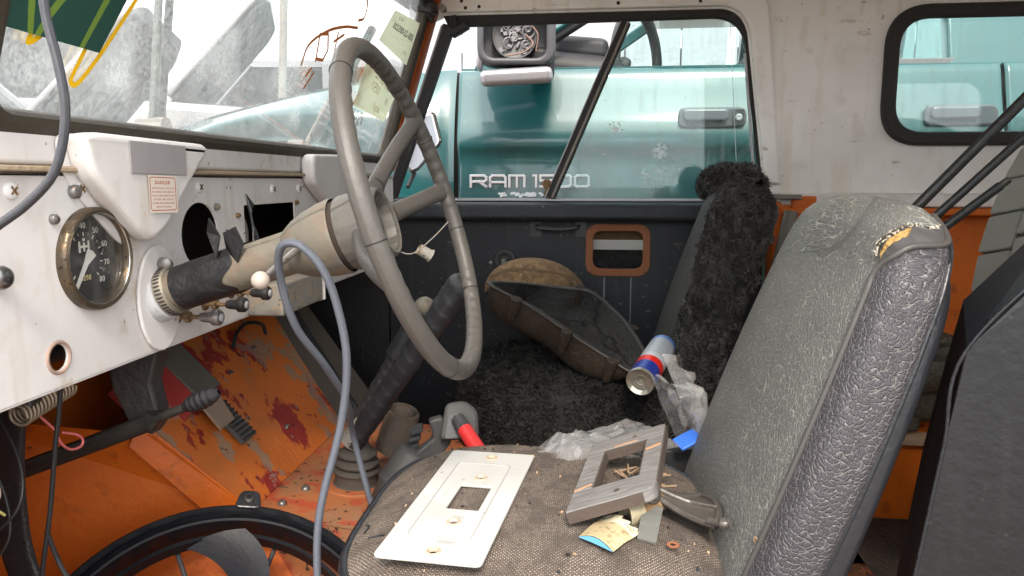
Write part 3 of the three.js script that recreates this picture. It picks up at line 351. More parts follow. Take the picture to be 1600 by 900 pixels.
    part('tip', lat([[0.063, 0.006], [0.0665, 0.005], [0.067, 0]], 14).translate(x, v, 0), M.silver, k);
  }
  // grey switch box with a white bracket at its end
  const [bx, by] = L(-1.12, 1.02), sb = part('switch_box', [box(0.17, 0.052, 0.06, bx + 0.045, by - 0.002, 0.032, 0.004)], M.greydust, dash);
  part('bracket', [ext(poly([[0, 0], [0.055, 0.018], [0.055, 0.085], [0, 0.075]]), 0.004, 0.001).rotateY(-PI / 2).translate(bx + 0.135, by - 0.045, 0.01)], M.white, dash);
  part('knob', [rod([bx + 0.135, by + 0.0, 0.045], [bx + 0.165, by + 0.0, 0.055], 0.012, 0.014)], M.darkPlastic, dash);
  // wiper motor cover, V shaped, hung from the windshield rail
  const cov = rpoly([[0.130, 0.254], [0.153, 0.258], [0.365, 0.256], [0.376, 0.248], [0.326, 0.206], [0.268, 0.152], [0.238, 0.138], [0.216, 0.147], [0.159, 0.196], [0.138, 0.218]].map(([x, y]) => [x, y]), [0.006, 0.02, 0.01, 0.006, 0.02, 0.03, 0.02, 0.02, 0.03, 0.02]);
  const wc = part('wiper_motor_cover', ext(cov, 0.026, 0.008, { bevelSegments: 4 }).translate(0, 0, 0.004), M.white, dash);
  const cf = rpoly([[0.120, 0.256], [0.385, 0.258], [0.386, 0.245], [0.336, 0.198], [0.276, 0.142], [0.242, 0.126], [0.208, 0.137], [0.148, 0.19], [0.126, 0.218]], 0.018);
  part('cover_flange', ext(cf, 0.003, 0.001).translate(0, 0, 0.0028), M.white, wc);
  part('tape_patch', boxR(0.112, 0.036, 0.0015, [0.256, 0.2335, 0.0312], [0, 0, -0.01], 0.0006), std({ lin: [0.36, 0.34, 0.35], roughness: 0.5, metalness: 0.15, bumpMap: T.soft, bumpScale: 0.004 }), wc);
  for (const [x, y] of [[0.142, 0.197], [0.337, 0.199]]) part('cover_screw', lat([[0.004, 0.0075], [0.009, 0.007], [0.0105, 0.004], [0.0105, 0]], 16).translate(x, y, 0), M.steel, wc);
  const stT = canvasTex(384, 384, (g) => {
    g.fillStyle = '#d8cfc4'; g.fillRect(0, 0, 384, 384); g.strokeStyle = '#a8463a'; g.lineWidth = 9; g.beginPath(); g.roundRect(22, 22, 340, 334, 26); g.stroke(); g.fillStyle = '#a8463a'; g.textAlign = 'center'; g.font = 'bold 52px sans-serif'; g.fillText('DANGER', 185, 92); g.font = 'bold 23px sans-serif';
    ['DO NOT ALLOW LP FUEL TO BE', 'IN CONTACT WITH SKIN OR', 'EYES. DO NOT OPERATE WITH', 'ANY FUEL LEAK. KEEP ALL', 'FLAMES AND SPARKS AWAY', 'REFER TO MANUAL'].forEach((t, i) => g.fillText(t, 192, 140 + i * 38, 300));
    g.fillStyle = 'rgba(214,200,184,0.55)'; const r = rng(9); for (let i = 0; i < 60; i++) g.fillRect(r() * 384, r() * 384, 8 + r() * 30, 3 + r() * 6);
  });
  { const g = new THREE.PlaneGeometry(0.058, 0.044).toNonIndexed().rotateZ(-0.02).translate(0.2575, 0.1925, 0.0322); part('warning_sticker', g, std({ map: stT, roughness: 0.6, side: THREE.DoubleSide }), wc); }
  // second motor cover, passenger side
  const c2 = rpoly([[0.742, 0.257], [1.0, 0.264], [0.98, 0.234], [0.885, 0.165], [0.83, 0.16], [0.742, 0.206]], 0.02);
  part('wiper_motor_cover', ext(c2, 0.026, 0.007, { bevelSegments: 3 }).translate(0, 0, 0.004), M.white, dash);
}

// ---------- steering column and wheel ----------
const col = thing('steering_wheel', 'large grey three-spoke steering wheel on a rusty column wrapped in black tape', 'steering wheel', [-0.54, 1.0595, -0.85]);
{
  const th = R(17.7), A = V(Math.cos(th), Math.sin(th), 0), Uy = V(-Math.sin(th), Math.cos(th), 0), X = V(0, 0, -1);
  col.quaternion.setFromRotationMatrix(new THREE.Matrix4().makeBasis(X, Uy, A));
  // flange on the dash: a tilted disc lying on the dash face
  const fl = new THREE.Shape().absellipse(-0.004, -0.003, 0.044, 0.066, 0, PI * 2);
  part('dash_flange', [xf(ext(fl, 0.005, 0.002), [0, 0, 0.004], [th, 0, 0])], M.white, col);
  part('sleeve', lat([[-0.02, 0.034], [0.012, 0.034], [0.015, 0.032], [0.016, 0.026]], 40), std({ lin: [0.42, 0.43, 0.45], roughness: 0.55, bumpMap: T.fine, bumpScale: 0.001 }), col);
  part('column_tube', lat([[0.0, 0.0262], [0.195, 0.0265], [0.2, 0.0255]], 40), M.colrust, col);
  const clamp_ = part('hose_clamp', lat([[0.016, 0.0295], [0.016, 0.0305], [0.029, 0.0305], [0.029, 0.0265]], 40), M.dustChrome, col);
  { const sl = []; for (let i = 0; i < 40; i++) { const a = i / 40 * PI * 2; sl.push(xf(new THREE.BoxGeometry(0.0016, 0.001, 0.008), [-Math.sin(a) * 0.0307, Math.cos(a) * 0.0307, 0.0225], [0, 0, a])); } part('clamp_slot', sl.map(U), M.blackPlain, clamp_); }
  part('clamp_screw', [xf(lat([[-0.012, 0.006], [0.008, 0.006], [0.008, 0.008], [0.013, 0.008], [0.013, 0]], 12), [0.006, 0.0345, 0.0235], [0, -1.2, 0])], M.steel, clamp_);
  // black tape, wrinkled, with torn ends
  const tp = (u, v) => { const a = u * PI * 2, s = mix(0.036, 0.125, v) + 0.018 * v * Math.sin(a * 1 + 0.8) + 0.006 * v * Math.sin(a * 5); const r = 0.0273 + 0.0036 * (fbm(u, v * 0.5, 6, 5, 201) - 0.3); return V(Math.cos(a) * r, Math.sin(a) * r, s); };
  part('tape_wrap', sheet(tp, 64, 24, (u, v) => [u * 0.16, v * 0.08], { wrapU: true }), M.tape, col);
  const flap = (pts, z0, curl) => { const g = ext(poly(pts), 0.0012); const p = g.attributes.position; for (let i = 0; i < p.count; i++) { const t = p.getY(i); p.setZ(i, p.getZ(i) + curl * t * t * 40 + 0.004 * Math.sin(p.getX(i) * 160 + t * 90)); } g.computeVertexNormals(); return g; };
  part('tape_flap', [xf(flap([[-0.014, -0.004], [0.014, -0.006], [0.018, 0.016], [0.006, 0.03], [0.015, 0.046], [-0.004, 0.052], [-0.014, 0.03], [-0.008, 0.016]], 0, 0.03), [0.010, 0.022, 0.142], [0.1, 0.35, -0.25], 1.25), xf(flap([[-0.01, 0], [0.012, 0], [0.012, 0.02], [0.004, 0.034], [-0.002, 0.018], [-0.01, 0.012]], 0, -0.04), [-0.014, 0.024, 0.10], [0.3, 0.9, 0.1], 1.3), xf(flap([[-0.012, 0], [0.012, 0], [0.014, 0.02], [0.002, 0.032], [-0.012, 0.02]], 0, -0.05), [-0.02, 0.016, 0.122], [0.2, 1.2, 0.5], 1.2), xf(flap([[-0.012, 0], [0.02, 0], [0.024, 0.016], [0.004, 0.02], [-0.012, 0.016]], 0, 0.05), [0.012, 0.024, 0.12], [-0.3, 0.5, -0.5], 1.4)], M.tape, col);
  // flared housing, hub
  part('housing', [lat([[0.186, 0.0264], [0.192, 0.030], [0.202, 0.0355], [0.218, 0.041], [0.236, 0.0448], [0.252, 0.0465], [0.255, 0.0455]], 56)], M.colrust, col);
  part('seam_ring', lat([[0.251, 0.0425], [0.2615, 0.0425]], 40), std({ lin: [0.03, 0.02, 0.014], roughness: 0.9 }), col);
  const hub = part('hub', [creaselathe(lat([[0.2605, 0.041], [0.2612, 0.0444], [0.264, 0.0455], [0.285, 0.0456], [0.300, 0.0448], [0.309, 0.0425], [0.313, 0.039], [0.312, 0.0365], [0.309, 0.0348], [0.298, 0.0325], [0.296, 0.029]], 56), 0.8)], std({ lin: [0.10, 0.092, 0.08], roughness: 0.55, bumpMap: T.fine, bumpScale: 0.0008 }), col);
  part('hub_cup', lat([[0.2945, 0.0325], [0.2945, 0.026], [0.298, 0.025], [0.298, 0.012], [0.301, 0.011], [0.302, 0]], 32), M.darkSteel, hub);
  part('horn_wire', [tube([[0.02, -0.034, 0.302], [0.028, -0.046, 0.32], [0.06, -0.036, 0.342], [0.10, -0.022, 0.36]], 0.0008, 20), xf(lat([[0, 0.007], [0.016, 0.0075], [0.018, 0.009]], 12), [0.046, -0.043, 0.325], [0.9, 0.4, 0])], M.greydust, hub);
  // rim with finger grips
  const RC = 0.350, RR = 0.1925;
  const rim = (u, v) => { const a = u * PI * 2, b = v * PI * 2; const gripped = sstep(0.0, 0.12, Math.abs(Math.sin(a * 1.5 + 0.35)) - 0.3); const sc = 0.0012 * gripped * Math.sin(a * 66); const inner = Math.max(0, -Math.cos(b)); const r = 0.0113 + sc * inner; const rr = RR + Math.cos(b) * r; return V(Math.sin(a) * rr, Math.cos(a) * rr, RC + Math.sin(b) * r * 0.95); };
  part('rim', sheet(rim, 260, 18, (u, v) => [u * 1.26, v * 0.08]), M.wheel, col);
  // spokes: angle measured from the top towards the passenger side
  for (const a of [0.88, 1.45, 4.33]) {
    const d = V(Math.sin(a), Math.cos(a), 0), c = new THREE.CatmullRomCurve3([d.clone().multiplyScalar(0.036).setZ(0.285), d.clone().multiplyScalar(0.085).setZ(0.298), d.clone().multiplyScalar(0.14).setZ(0.322), d.clone().multiplyScalar(0.178).setZ(0.343), d.clone().multiplyScalar(0.192).setZ(0.350)]);
    const side = V(Math.cos(a), -Math.sin(a), 0);
    const spoke = part('spoke', sheet((u, v) => { const t = u, p = c.getPoint(t), b = v * PI * 2; const flare = 1 + 1.0 * Math.exp(-Math.pow((1 - t) / 0.14, 2)) + 0.55 * Math.exp(-Math.pow(t / 0.2, 2)); return p.clone().addScaledVector(side, Math.cos(b) * 0.0116 * flare).add(V(0, 0, Math.sin(b) * 0.0098)); }, 36, 16, (u, v) => [u * 0.16, v * 0.08]), M.wheel, col);
    part('crack', [sheet((u, v) => { const p = d.clone().multiplyScalar(0.074).setZ(0.295), b = u * PI * 2; return p.addScaledVector(side, Math.cos(b) * 0.0136).add(V(0, 0, Math.sin(b) * 0.0101)).addScaledVector(d, (v - 0.5) * 0.002); }, 24, 1)], M.blackPlain, spoke);
  }
  for (const a of [0.55, 1.05, 1.75, 2.25, 3.6, 4.6, 5.6]) { const d = V(Math.sin(a), Math.cos(a), 0); const g = new THREE.TorusGeometry(0.01145, 0.0005, 6, 24).rotateX(PI / 2); g.applyQuaternion(new THREE.Quaternion().setFromUnitVectors(V(0, 1, 0), V(Math.cos(a), -Math.sin(a), 0))); part('crack', U(g.translate(d.x * RR, d.y * RR, RC)), M.blackPlain, col); }
  // turn signal lever with cream knob
  const lever = part('turn_signal_lever', [rod([-0.035, 0.002, 0.215], [-0.098, -0.021, 0.188], 0.0042, 0.0034)], M.steel, col);
  part('lever_knob', [U(new THREE.SphereGeometry(0.0098, 24, 16).translate(-0.101, -0.022, 0.1865))], std({ lin: [0.37, 0.32, 0.275], roughness: 0.5 }), lever);
}

// ---------- passenger door ----------
const door = thing('passenger_door', 'black passenger door with a dusty sliding window and rusty framed opening', 'door', [-0.07, 0.5, -1.95]);
{
  const W = (n, g, m, p = door, l) => wpart(n, g, m, p, l);
  const s = poly([[-0.555, 0.5], [0.43, 0.5], [0.43, 1.15], [-0.555, 1.158]]);
  s.holes.push(hole(rpoly(rect(-0.004, 0.972, 0.128, 1.073), 0.026)));
  W('inner_panel', ext(s, 0.012, 0.002).translate(0, 0, -1.962), M.black);
  W('outer_skin', box(0.98, 0.66, 0.01, -0.06, 0.82, -2.03, 0.003), M.orange);
  W('cavity_board', box(0.5, 0.3, 0.006, 0.06, 0.97, -2.012, 0.002), M.blackPlain);
  W('door_edge', [box(0.012, 0.66, 0.06, 0.43, 0.82, -1.99, 0.003), box(0.012, 0.66, 0.06, -0.556, 0.82, -1.99, 0.003)], M.blackPlain);
  W('cap_rail', ext(rpoly([[1.955, 1.148], [1.915, 1.146], [1.905, 1.138], [1.903, 1.108], [1.912, 1.098], [1.955, 1.100]], 0.006), 0.98, 0.001).rotateY(PI / 2).translate(-0.553, 0, 0), M.black);
  W('sill_strip', [box(0.97, 0.005, 0.014, -0.06, 1.1525, -1.948, 0.001), box(0.97, 0.012, 0.006, -0.06, 1.151, -1.962, 0.001)], M.silver);
  // pull handle
  W('pull_handle', [tube([[-0.150, 1.084, -1.948], [-0.148, 1.083, -1.928], [-0.135, 1.080, -1.918], [-0.095, 1.078, -1.915], [-0.058, 1.080, -1.918], [-0.045, 1.083, -1.928], [-0.043, 1.084, -1.948]], 0.0058, 40), box(0.03, 0.05, 0.003, -0.155, 1.08, -1.949, 0.001), box(0.03, 0.05, 0.003, -0.035, 1.08, -1.949, 0.001)], M.darkPlastic);
  for (const x of [-0.235, -0.02, 0.26]) W('seam', box(0.002, 0.42, 0.0024, x, 0.86, -1.9495, 0.0005), M.blackPlain);
  // rusty framed opening with pale strip and rough filler behind
  const fr = rpoly(rect(-0.022, 0.953, 0.146, 1.091), 0.036); fr.holes.push(hole(rpoly(rect(-0.003, 0.973, 0.127, 1.072), 0.024)));
  const f = W('access_frame', ext(fr, 0.006, 0.002).translate(0, 0, -1.951), M.rustOrange);
  for (const [x, y] of [[-0.009, 1.08], [0.133, 1.08], [-0.009, 0.964], [0.133, 0.964]]) W('screw_hole', U(new THREE.SphereGeometry(0.0022, 8, 6).translate(x, y, -1.945)), M.blackPlain, f);
  W('crossbar', box(0.136, 0.026, 0.004, 0.062, 1.034, -1.972, 0.001), std({ lin: [0.42, 0.42, 0.39], roughness: 0.6, bumpMap: T.fine, bumpScale: 0.0006 }));
  W('cavity_backing', [box(0.16, 0.05, 0.004, 0.062, 1.066, -1.995, 0.001)], std({ lin: [0.1, 0.06, 0.02], roughness: 0.9, bumpMap: T.fine, bumpScale: 0.003 }));
  const rr = rng(5), peb = []; for (let i = 0; i < 240; i++) peb.push(xf(new THREE.SphereGeometry(0.004, 6, 4), [-0.01 + rr() * 0.144, 0.962 + rr() * 0.072, -1.985 + rr() * 0.006], [rr() * 3, rr() * 3, 0], [1, 0.6 + rr() * 0.5, 1]));
  const pm = W('cavity_filling', peb.map(U), M.rubber); pm.userData.kind = 'stuff';
  // window crank boss
  const cb = W('crank_boss', U(xf(lat([[0, 0.031], [0.008, 0.031], [0.012, 0.027], [0.012, 0.02], [0.008, 0.018], [0.008, 0.012], [0.02, 0.011], [0.021, 0]], 32), [-0.236, 0.992, -1.95])), M.darkPlastic);
  W('crank_stub', [boxR(0.012, 0.022, 0.012, [-0.236, 0.987, -1.925], [0, 0, 0.2], 0.002)], M.greydust, cb);
  W('rubber_plug', U(xf(lat([[0, 0.005], [0.003, 0.004], [0.003, 0]], 12), [-0.275, 0.985, -1.95])), M.greydust);
  // paint drips below the opening
  W('paint_drip', [box(0.0035, 0.10, 0.0008, 0.028, 0.90, -1.9497, 0.0003), box(0.003, 0.13, 0.0008, 0.098, 0.885, -1.9497, 0.0003)], std({ lin: [0.2, 0.22, 0.25], roughness: 0.8 }));
  // window frame : front bar, top run, slanting division bar
  const bar = (a, b, w, d, m, n, z = -1.955) => { const dx = b[0] - a[0], dy = b[1] - a[1]; return W(n, boxR(Math.hypot(dx, dy), w, d, [(a[0] + b[0]) / 2, (a[1] + b[1]) / 2, z], [0, 0, Math.atan2(dy, dx)], 0.004), m); };
  bar([-0.548, 1.155], [-0.382, 1.60], 0.030, 0.03, M.blackPlain, 'front_frame_bar');
  bar([-0.559, 1.155], [-0.398, 1.60], 0.006, 0.034, M.silver, 'front_frame_edge');
  const run = new THREE.Shape(); // weatherstrip along the top and round the rear corner
  run.moveTo(-0.40, 1.63); run.lineTo(0.30, 1.63); run.quadraticCurveTo(0.372, 1.628, 0.379, 1.55); run.lineTo(0.427, 1.19); run.lineTo(0.418, 1.19); run.lineTo(0.366, 1.54); run.quadraticCurveTo(0.352, 1.602, 0.285, 1.604); run.lineTo(-0.385, 1.597); run.closePath();
  W('weatherstrip', ext(run, 0.018, 0.005).translate(0, 0, -1.972), M.rubber);
  bar([0.368, 1.52], [0.41, 1.16], 0.007, 0.012, M.silver, 'rear_channel', -1.962);
  const d0 = [-0.118, 1.158], d1 = [0.071, 1.600];
  bar(d0, d1, 0.028, 0.018, M.rubber, 'division_bar');
  bar([d0[0] + 0.006, d0[1]], [d1[0] + 0.006, d1[1]], 0.007, 0.024, M.greydust, 'division_rib', -1.955);
  bar([d0[0] - 0.013, d0[1]], [d1[0] - 0.013, d1[1]], 0.003, 0.02, M.silver, 'division_edge', -1.953);
  W('vent_pivot', [rod([-0.126, 1.195, -1.965], [-0.126, 1.195, -1.94], 0.012), boxR(0.02, 0.045, 0.008, [-0.12, 1.18, -1.952], [0, 0, -0.3], 0.002)], M.rust);
  // top front latch bits
  W('frame_clip', [boxR(0.05, 0.02, 0.03, [-0.355, 1.59, -1.955], [0, 0, 0.5], 0.004), boxR(0.02, 0.03, 0.02, [-0.37, 1.61, -1.955], [0, 0, 0.2], 0.004)], M.blackPlain);
  // glass
  const gs = poly([[-0.110, 1.158], [0.42, 1.158], [0.405, 1.26], [0.370, 1.52], [0.345, 1.59], [0.29, 1.606], [0.076, 1.606]]);
  const gl = W('window_glass', ext(gs, 0.004).translate(0, 0, -1.966), M.greenGlass);
  W('window_dust', ext(gs, 0.0004).translate(0, 0, -1.9615), M.dust, gl);
  const splatM = std({ lin: [0.92, 0.94, 0.94], roughness: 0.9, phys: { transmission: 0.6, thickness: 0 } });
  const splat = (x, y, n, sp, sd) => { const q = rng(sd), a = []; for (let i = 0; i < n; i++) { const t = q() * 6.3, r = sp * Math.pow(q(), 1.5); a.push(U(xf(new THREE.CircleGeometry(0.0008 + q() * 0.0028, 7), [x + Math.cos(t) * r, y + Math.sin(t) * r * 0.9, -1.9608 + i * 0.000004]))); } W('splatter', a, splatM, gl); };
  splat(0.05, 1.335, 60, 0.02, 3); splat(0.165, 1.278, 70, 0.02, 4); splat(0.17, 1.225, 40, 0.05, 7); splat(0.13, 1.22, 16, 0.012, 8);
  { const line = tube([[0.328, 1.595, -1.9605], [0.345, 1.40, -1.9605], [0.365, 1.165, -1.9605]], 0.0008, 20, false, 6); W('scratch', line, splatM, gl); }
}
// door mirror outside
{
  const m = thing('door_mirror', 'silver wing mirror seen outside the front corner of the passenger door', 'mirror', [-0.485, 1.215, -2.08]);
  const s = rpoly([[-0.043, 0.0], [-0.02, 0.012], [0.05, 0.09], [0.028, 0.18], [0.0, 0.17], [-0.055, 0.04]], 0.014);
  const g = (d, b) => ext(s, d, b);
  const body = part('shell', xf(g(0.03, 0.009), [0, 0.005, -0.02], [0, 0.25, 0]), M.chrome, m);
  part('glass', xf(ext(rpoly([[-0.036, 0.012], [-0.018, 0.02], [0.04, 0.09], [0.022, 0.168], [0.004, 0.16], [-0.045, 0.042]], 0.012), 0.002), [0.003, 0.005, 0.0105], [0, 0.25, 0]), std({ lin: [0.5, 0.53, 0.58], roughness: 0.25, metalness: 0.4 }), m);
  part('arm', [rod([-0.03, 0.01, -0.01], [-0.04, -0.03, 0.03], 0.006)], M.blackPlain, m);
}

// ---------- seats ----------
const se = (c, n) => Math.sign(c) * Math.pow(Math.abs(c), 2 / n);
// seat back surface: theta 0 = front face, +90 = towards the driver side
function backSurf({ b, t, zc, W, D, n = 4, corner = 0.3, topR = 0.12, lump = 0 }) {
  const B = V(b[0], b[1], zc), Tt = V(t[0], t[1], zc), up = Tt.clone().sub(B).normalize(), F = V(-up.y, up.x, 0);
  return (th, v) => { const k = Math.max(0, (v - (1 - corner)) / corner), w = W * Math.pow(Math.max(1 - Math.pow(k, 3.2), 0.0), 1 / 3.2) * (0.93 + 0.07 * Math.sin(PI * Math.min(1, v * 1.3))), kd = Math.max(0, (v - (1 - topR)) / topR), d = D * Math.sqrt(Math.max(1 - kd * kd, 0.0));
    const p = B.clone().lerp(Tt, v).addScaledVector(F, d * se(Math.cos(th), n)).add(V(0, 0, w * se(Math.sin(th), n)));
    const cz = se(Math.sin(th), n), crown = Math.cos(th) > 0 ? 0.012 * (1 - cz * cz) * Math.sin(PI * clamp(v)) : 0; p.addScaledVector(F, crown);
    if (lump) p.addScaledVector(F, lump * (fbm(th * 0.16 + 3, v, 5, 3, 7) - 0.5)); return p; };
}
const arc = (f, a0, a1, v0 = 0, v1 = 1, W = 0.4, H = 0.45) => { const at = (a, v) => typeof a === 'function' ? a(v) : a, LN = [0], b0 = at(a0, 0.45), b1 = at(a1, 0.45); for (let i = 1; i <= 240; i++) LN.push(LN[i - 1] + f(mix(b0, b1, i / 240), 0.45).distanceTo(f(mix(b0, b1, (i - 1) / 240), 0.45))); return sheet((u, v) => { const vv = v0 + (v1 - v0) * v; const A0 = typeof a0 === 'function' ? a0(vv) : a0, A1 = typeof a1 === 'function' ? a1(vv) : a1; return f(mix(A0, A1, u), vv); }, 64, 70, (u, v) => [LN[Math.round(u * 240)], (v0 + (v1 - v0) * v) * H]); };

const dseat = thing('driver_seat', 'worn driver seat with woven cushion and cracked grey vinyl back, torn at its top', 'car seat', [-0.05, 0.47, -0.85], 'bucket seats');
{
  const W = (n, g, m, p = dseat, l) => wpart(n, g, m, p, l);
  const f = backSurf({ b: [0.145, 0.715], t: [0.312, 1.184], zc: -0.868, W: 0.215, D: 0.035, corner: 0.34, topR: 0.09, n: 4.5 });
  const seam = (v) => 0.80 + 1.2 * sstep(0.83, 0.965, v);
  const farSeam = (v) => -1.0 - 0.9 * sstep(0.85, 0.97, v);
  W('back_front', arc(f, farSeam, seam, 0, 1, 0.4, 0.5), M.vinyl, dseat, 'cracked grey green vinyl front of the seat back');
  W('back_bolster', arc(f, seam, 2.05, 0, 0.9995, 0.4, 0.5), M.leather, dseat, 'black wrinkled leather side of the seat back');
  W('back_side', arc(f, -2.05, farSeam, 0, 0.9995), M.leather);
  const line = (fn, v0, v1, off = 0.0008) => { const a = []; for (let i = 0; i <= 40; i++) { const v = mix(v0, v1, i / 40); a.push(f(fn(v), v)); } return a; };
  W('seat_piping', tube(line(seam, 0.0, 0.975), 0.0034, 160, false, 8), std({ lin: [0.05, 0.046, 0.043], roughness: 0.5 }));
  W('rear_piping', tube(line(() => 2.03, 0.0, 0.97), 0.0032, 120, false, 8), M.blackGloss);
  // rear shell
  const f2 = backSurf({ b: [0.172, 0.68], t: [0.326, 1.150], zc: -0.868, W: 0.207, D: 0.034, corner: 0.34, topR: 0.12, n: 2.6 });
  W('rear_shell', arc(f2, 0, PI * 2, 0, 0.9995), M.blackGloss);
  // tear showing foam and lifted vinyl
  const tv = (v) => mix(0.845, 0.965, v), lens = (u) => Math.sin(PI * clamp(u));
  const foam = sheet((u, v) => { const vv = mix(0.855, 0.958, u); const th = seam(vv) - mix(0.02, 0.52, v) * lens(u); const p = f(th, vv); const N = p.clone().sub(V(0.3, 1.1, -0.868)).setZ(0).normalize(); return p.addScaledVector(V(-0.65, 0.65, 0.25), 0.0026 * lens(u) * lens(v) + 0.0012 + 0.010 * (fbm(u, v, 9, 4, 5) - 0.5) * lens(u)); }, 50, 20, (u, v) => [u * 0.08, v * 0.03]);
  W('foam', foam, std({ lin: [0.36, 0.22, 0.075], roughness: 0.95, bumpMap: T.fine, bumpScale: 0.003 }), dseat, 'yellow foam showing through the tear');
  const lipS = (sgn, lift) => sheet((u, v) => { const vv = mix(0.845, 0.968, u); const th = seam(vv) - (sgn > 0 ? 0.53 - 0.16 * (1 - v) * fbm(u, 0.3, 26, 4, 8) + 0.05 * v : 0.03 + (0.14 * fbm(u, 0.6, 12, 4, 18) + 0.26 * sstep(0.5, 0.75, u)) * (1 - v) - 0.03 * v) * lens(u); const p = f(th, vv); return p.addScaledVector(V(-0.6, 0.7, 0.3), 0.0016 + lift * lens(u) * (1 - v) * (0.6 + 0.8 * fbm(u, 0.7, 14, 3, 9))); }, 60, 4, (u, v) => [u * 0.08, v * 0.02]);
  W('torn_edge', [lipS(1, 0.008)], std({ lin: [0.2, 0.185, 0.155], roughness: 0.8, side: THREE.DoubleSide, bumpMap: T.fine, bumpScale: 0.003 }));
  W('torn_edge', [lipS(-1, 0.009)], std({ lin: [0.05, 0.048, 0.048], roughness: 0.5, side: THREE.DoubleSide }));
  { const q = rng(71), fr = []; for (let i = 0; i < 90; i++) { const u = 0.06 + 0.88 * q(), vv = mix(0.85, 0.965, u), th = seam(vv) - (0.47 + 0.12 * q()) * lens(u), p = f(th, vv).add(V(-0.003, 0.0035, 0.002)); fr.push(U(xf(new THREE.TetrahedronGeometry(0.0007 + 0.0014 * q(), 0), p.toArray(), [q() * 6, q() * 6, q() * 6], [1.8, 0.4, 0.8]))); } W('frayed_backing', fr, std({ lin: [0.42, 0.38, 0.31], roughness: 0.95 })).userData.kind = 'stuff'; }
  W('cigarette_burn', [U(xf(new THREE.TorusGeometry(0.0028, 0.0012, 6, 12), f(0.72, 0.28).toArray().map((x, i) => x + [-0.0005, 0.0005, 0.001][i]), [0.3, -1.1, 0]))], M.plank);
  // cushion : rounded plan, domed top, piped edge
  const plan = (a, k = 1) => { const c = Math.cos(a), s = Math.sin(a); const n = 3.4; const x = se(c, n), z = se(s, n); const rear = x > 0 ? 1 - 0.10 * z * z * x : 1; return [-0.058 + 0.212 * x * k * rear, -0.838 + 0.222 * z * k]; };
  const top = (u, v) => { const a = u * PI * 2, [x, z] = plan(a, v); const e = Math.pow(v, 6); return V(x, 0.824 + 0.016 * (1 - v * v) - 0.026 * e + 0.004 * (fbm(x * 1.5 + 2, z * 1.5 + 2, 6, 3, 15) - 0.5), z); };
  W('cushion_top', sheet(top, 120, 40, (u, v) => { const p = top(u, v); return [p.x, p.z]; }, { wrapU: true }), M.weave, dseat, 'brown and grey woven cushion cover');
  const edge = []; for (let i = 0; i < 80; i++) { const [x, z] = plan(i / 80 * PI * 2, 1.0); edge.push(V(x, 0.797, z)); }
  W('cushion_piping', tube(edge, 0.0055, 240, true, 8), M.blackGloss);
  W('cushion_side', sheet((u, v) => { const [x, z] = plan(u * PI * 2, 1 + 0.015 * Math.sin(PI * v)); return V(x, mix(0.797, 0.69, v), z); }, 120, 10, (u, v) => [u * 1.5, v * 0.1], { wrapU: true }), M.leather);
  W('seat_riser', [box(0.34, 0.24, 0.36, -0.04, 0.57, -0.84, 0.01)], M.blackPlain);
  W('back_hinge', [box(0.09, 0.10, 0.012, 0.145, 0.755, -1.075, 0.004), box(0.09, 0.10, 0.012, 0.145, 0.755, -0.625, 0.004)], M.blackPlain);
  // grit and crumbs on the cushion
  const q = rng(12), cr = [], crL = []; for (let i = 0; i < 150; i++) { const a = q() * 6.28, k = Math.sqrt(q()) * 0.97, p = top(a / 6.28, k); (q() < 0.7 ? cr : crL).push(U(xf(new THREE.DodecahedronGeometry(0.0008 + 0.0022 * q() * q(), 0), [p.x, p.y + 0.001, p.z], [q() * 3, q() * 3, q() * 3], [1 + q(), 0.6, 1]))); }
  W('grit', cr, M.blackPlain).userData.kind = 'stuff'; W('crumbs', crL, M.plank).userData.kind = 'stuff';
  for (const [x, z, l, a] of [[-0.19, -0.86, 0.02, 0.5], [-0.215, -0.71, 0.016, 2.2], [-0.24, -0.73, 0.018, 1.0]]) W('thread', tube([[x, 0.832, z], [x + l * 0.5 * Math.cos(a), 0.8335, z + l * 0.4 * Math.sin(a)], [x + l * Math.cos(a + 0.4), 0.832, z + l * Math.sin(a + 0.4)]], 0.0012, 12, false, 6), M.blackPlain);
}
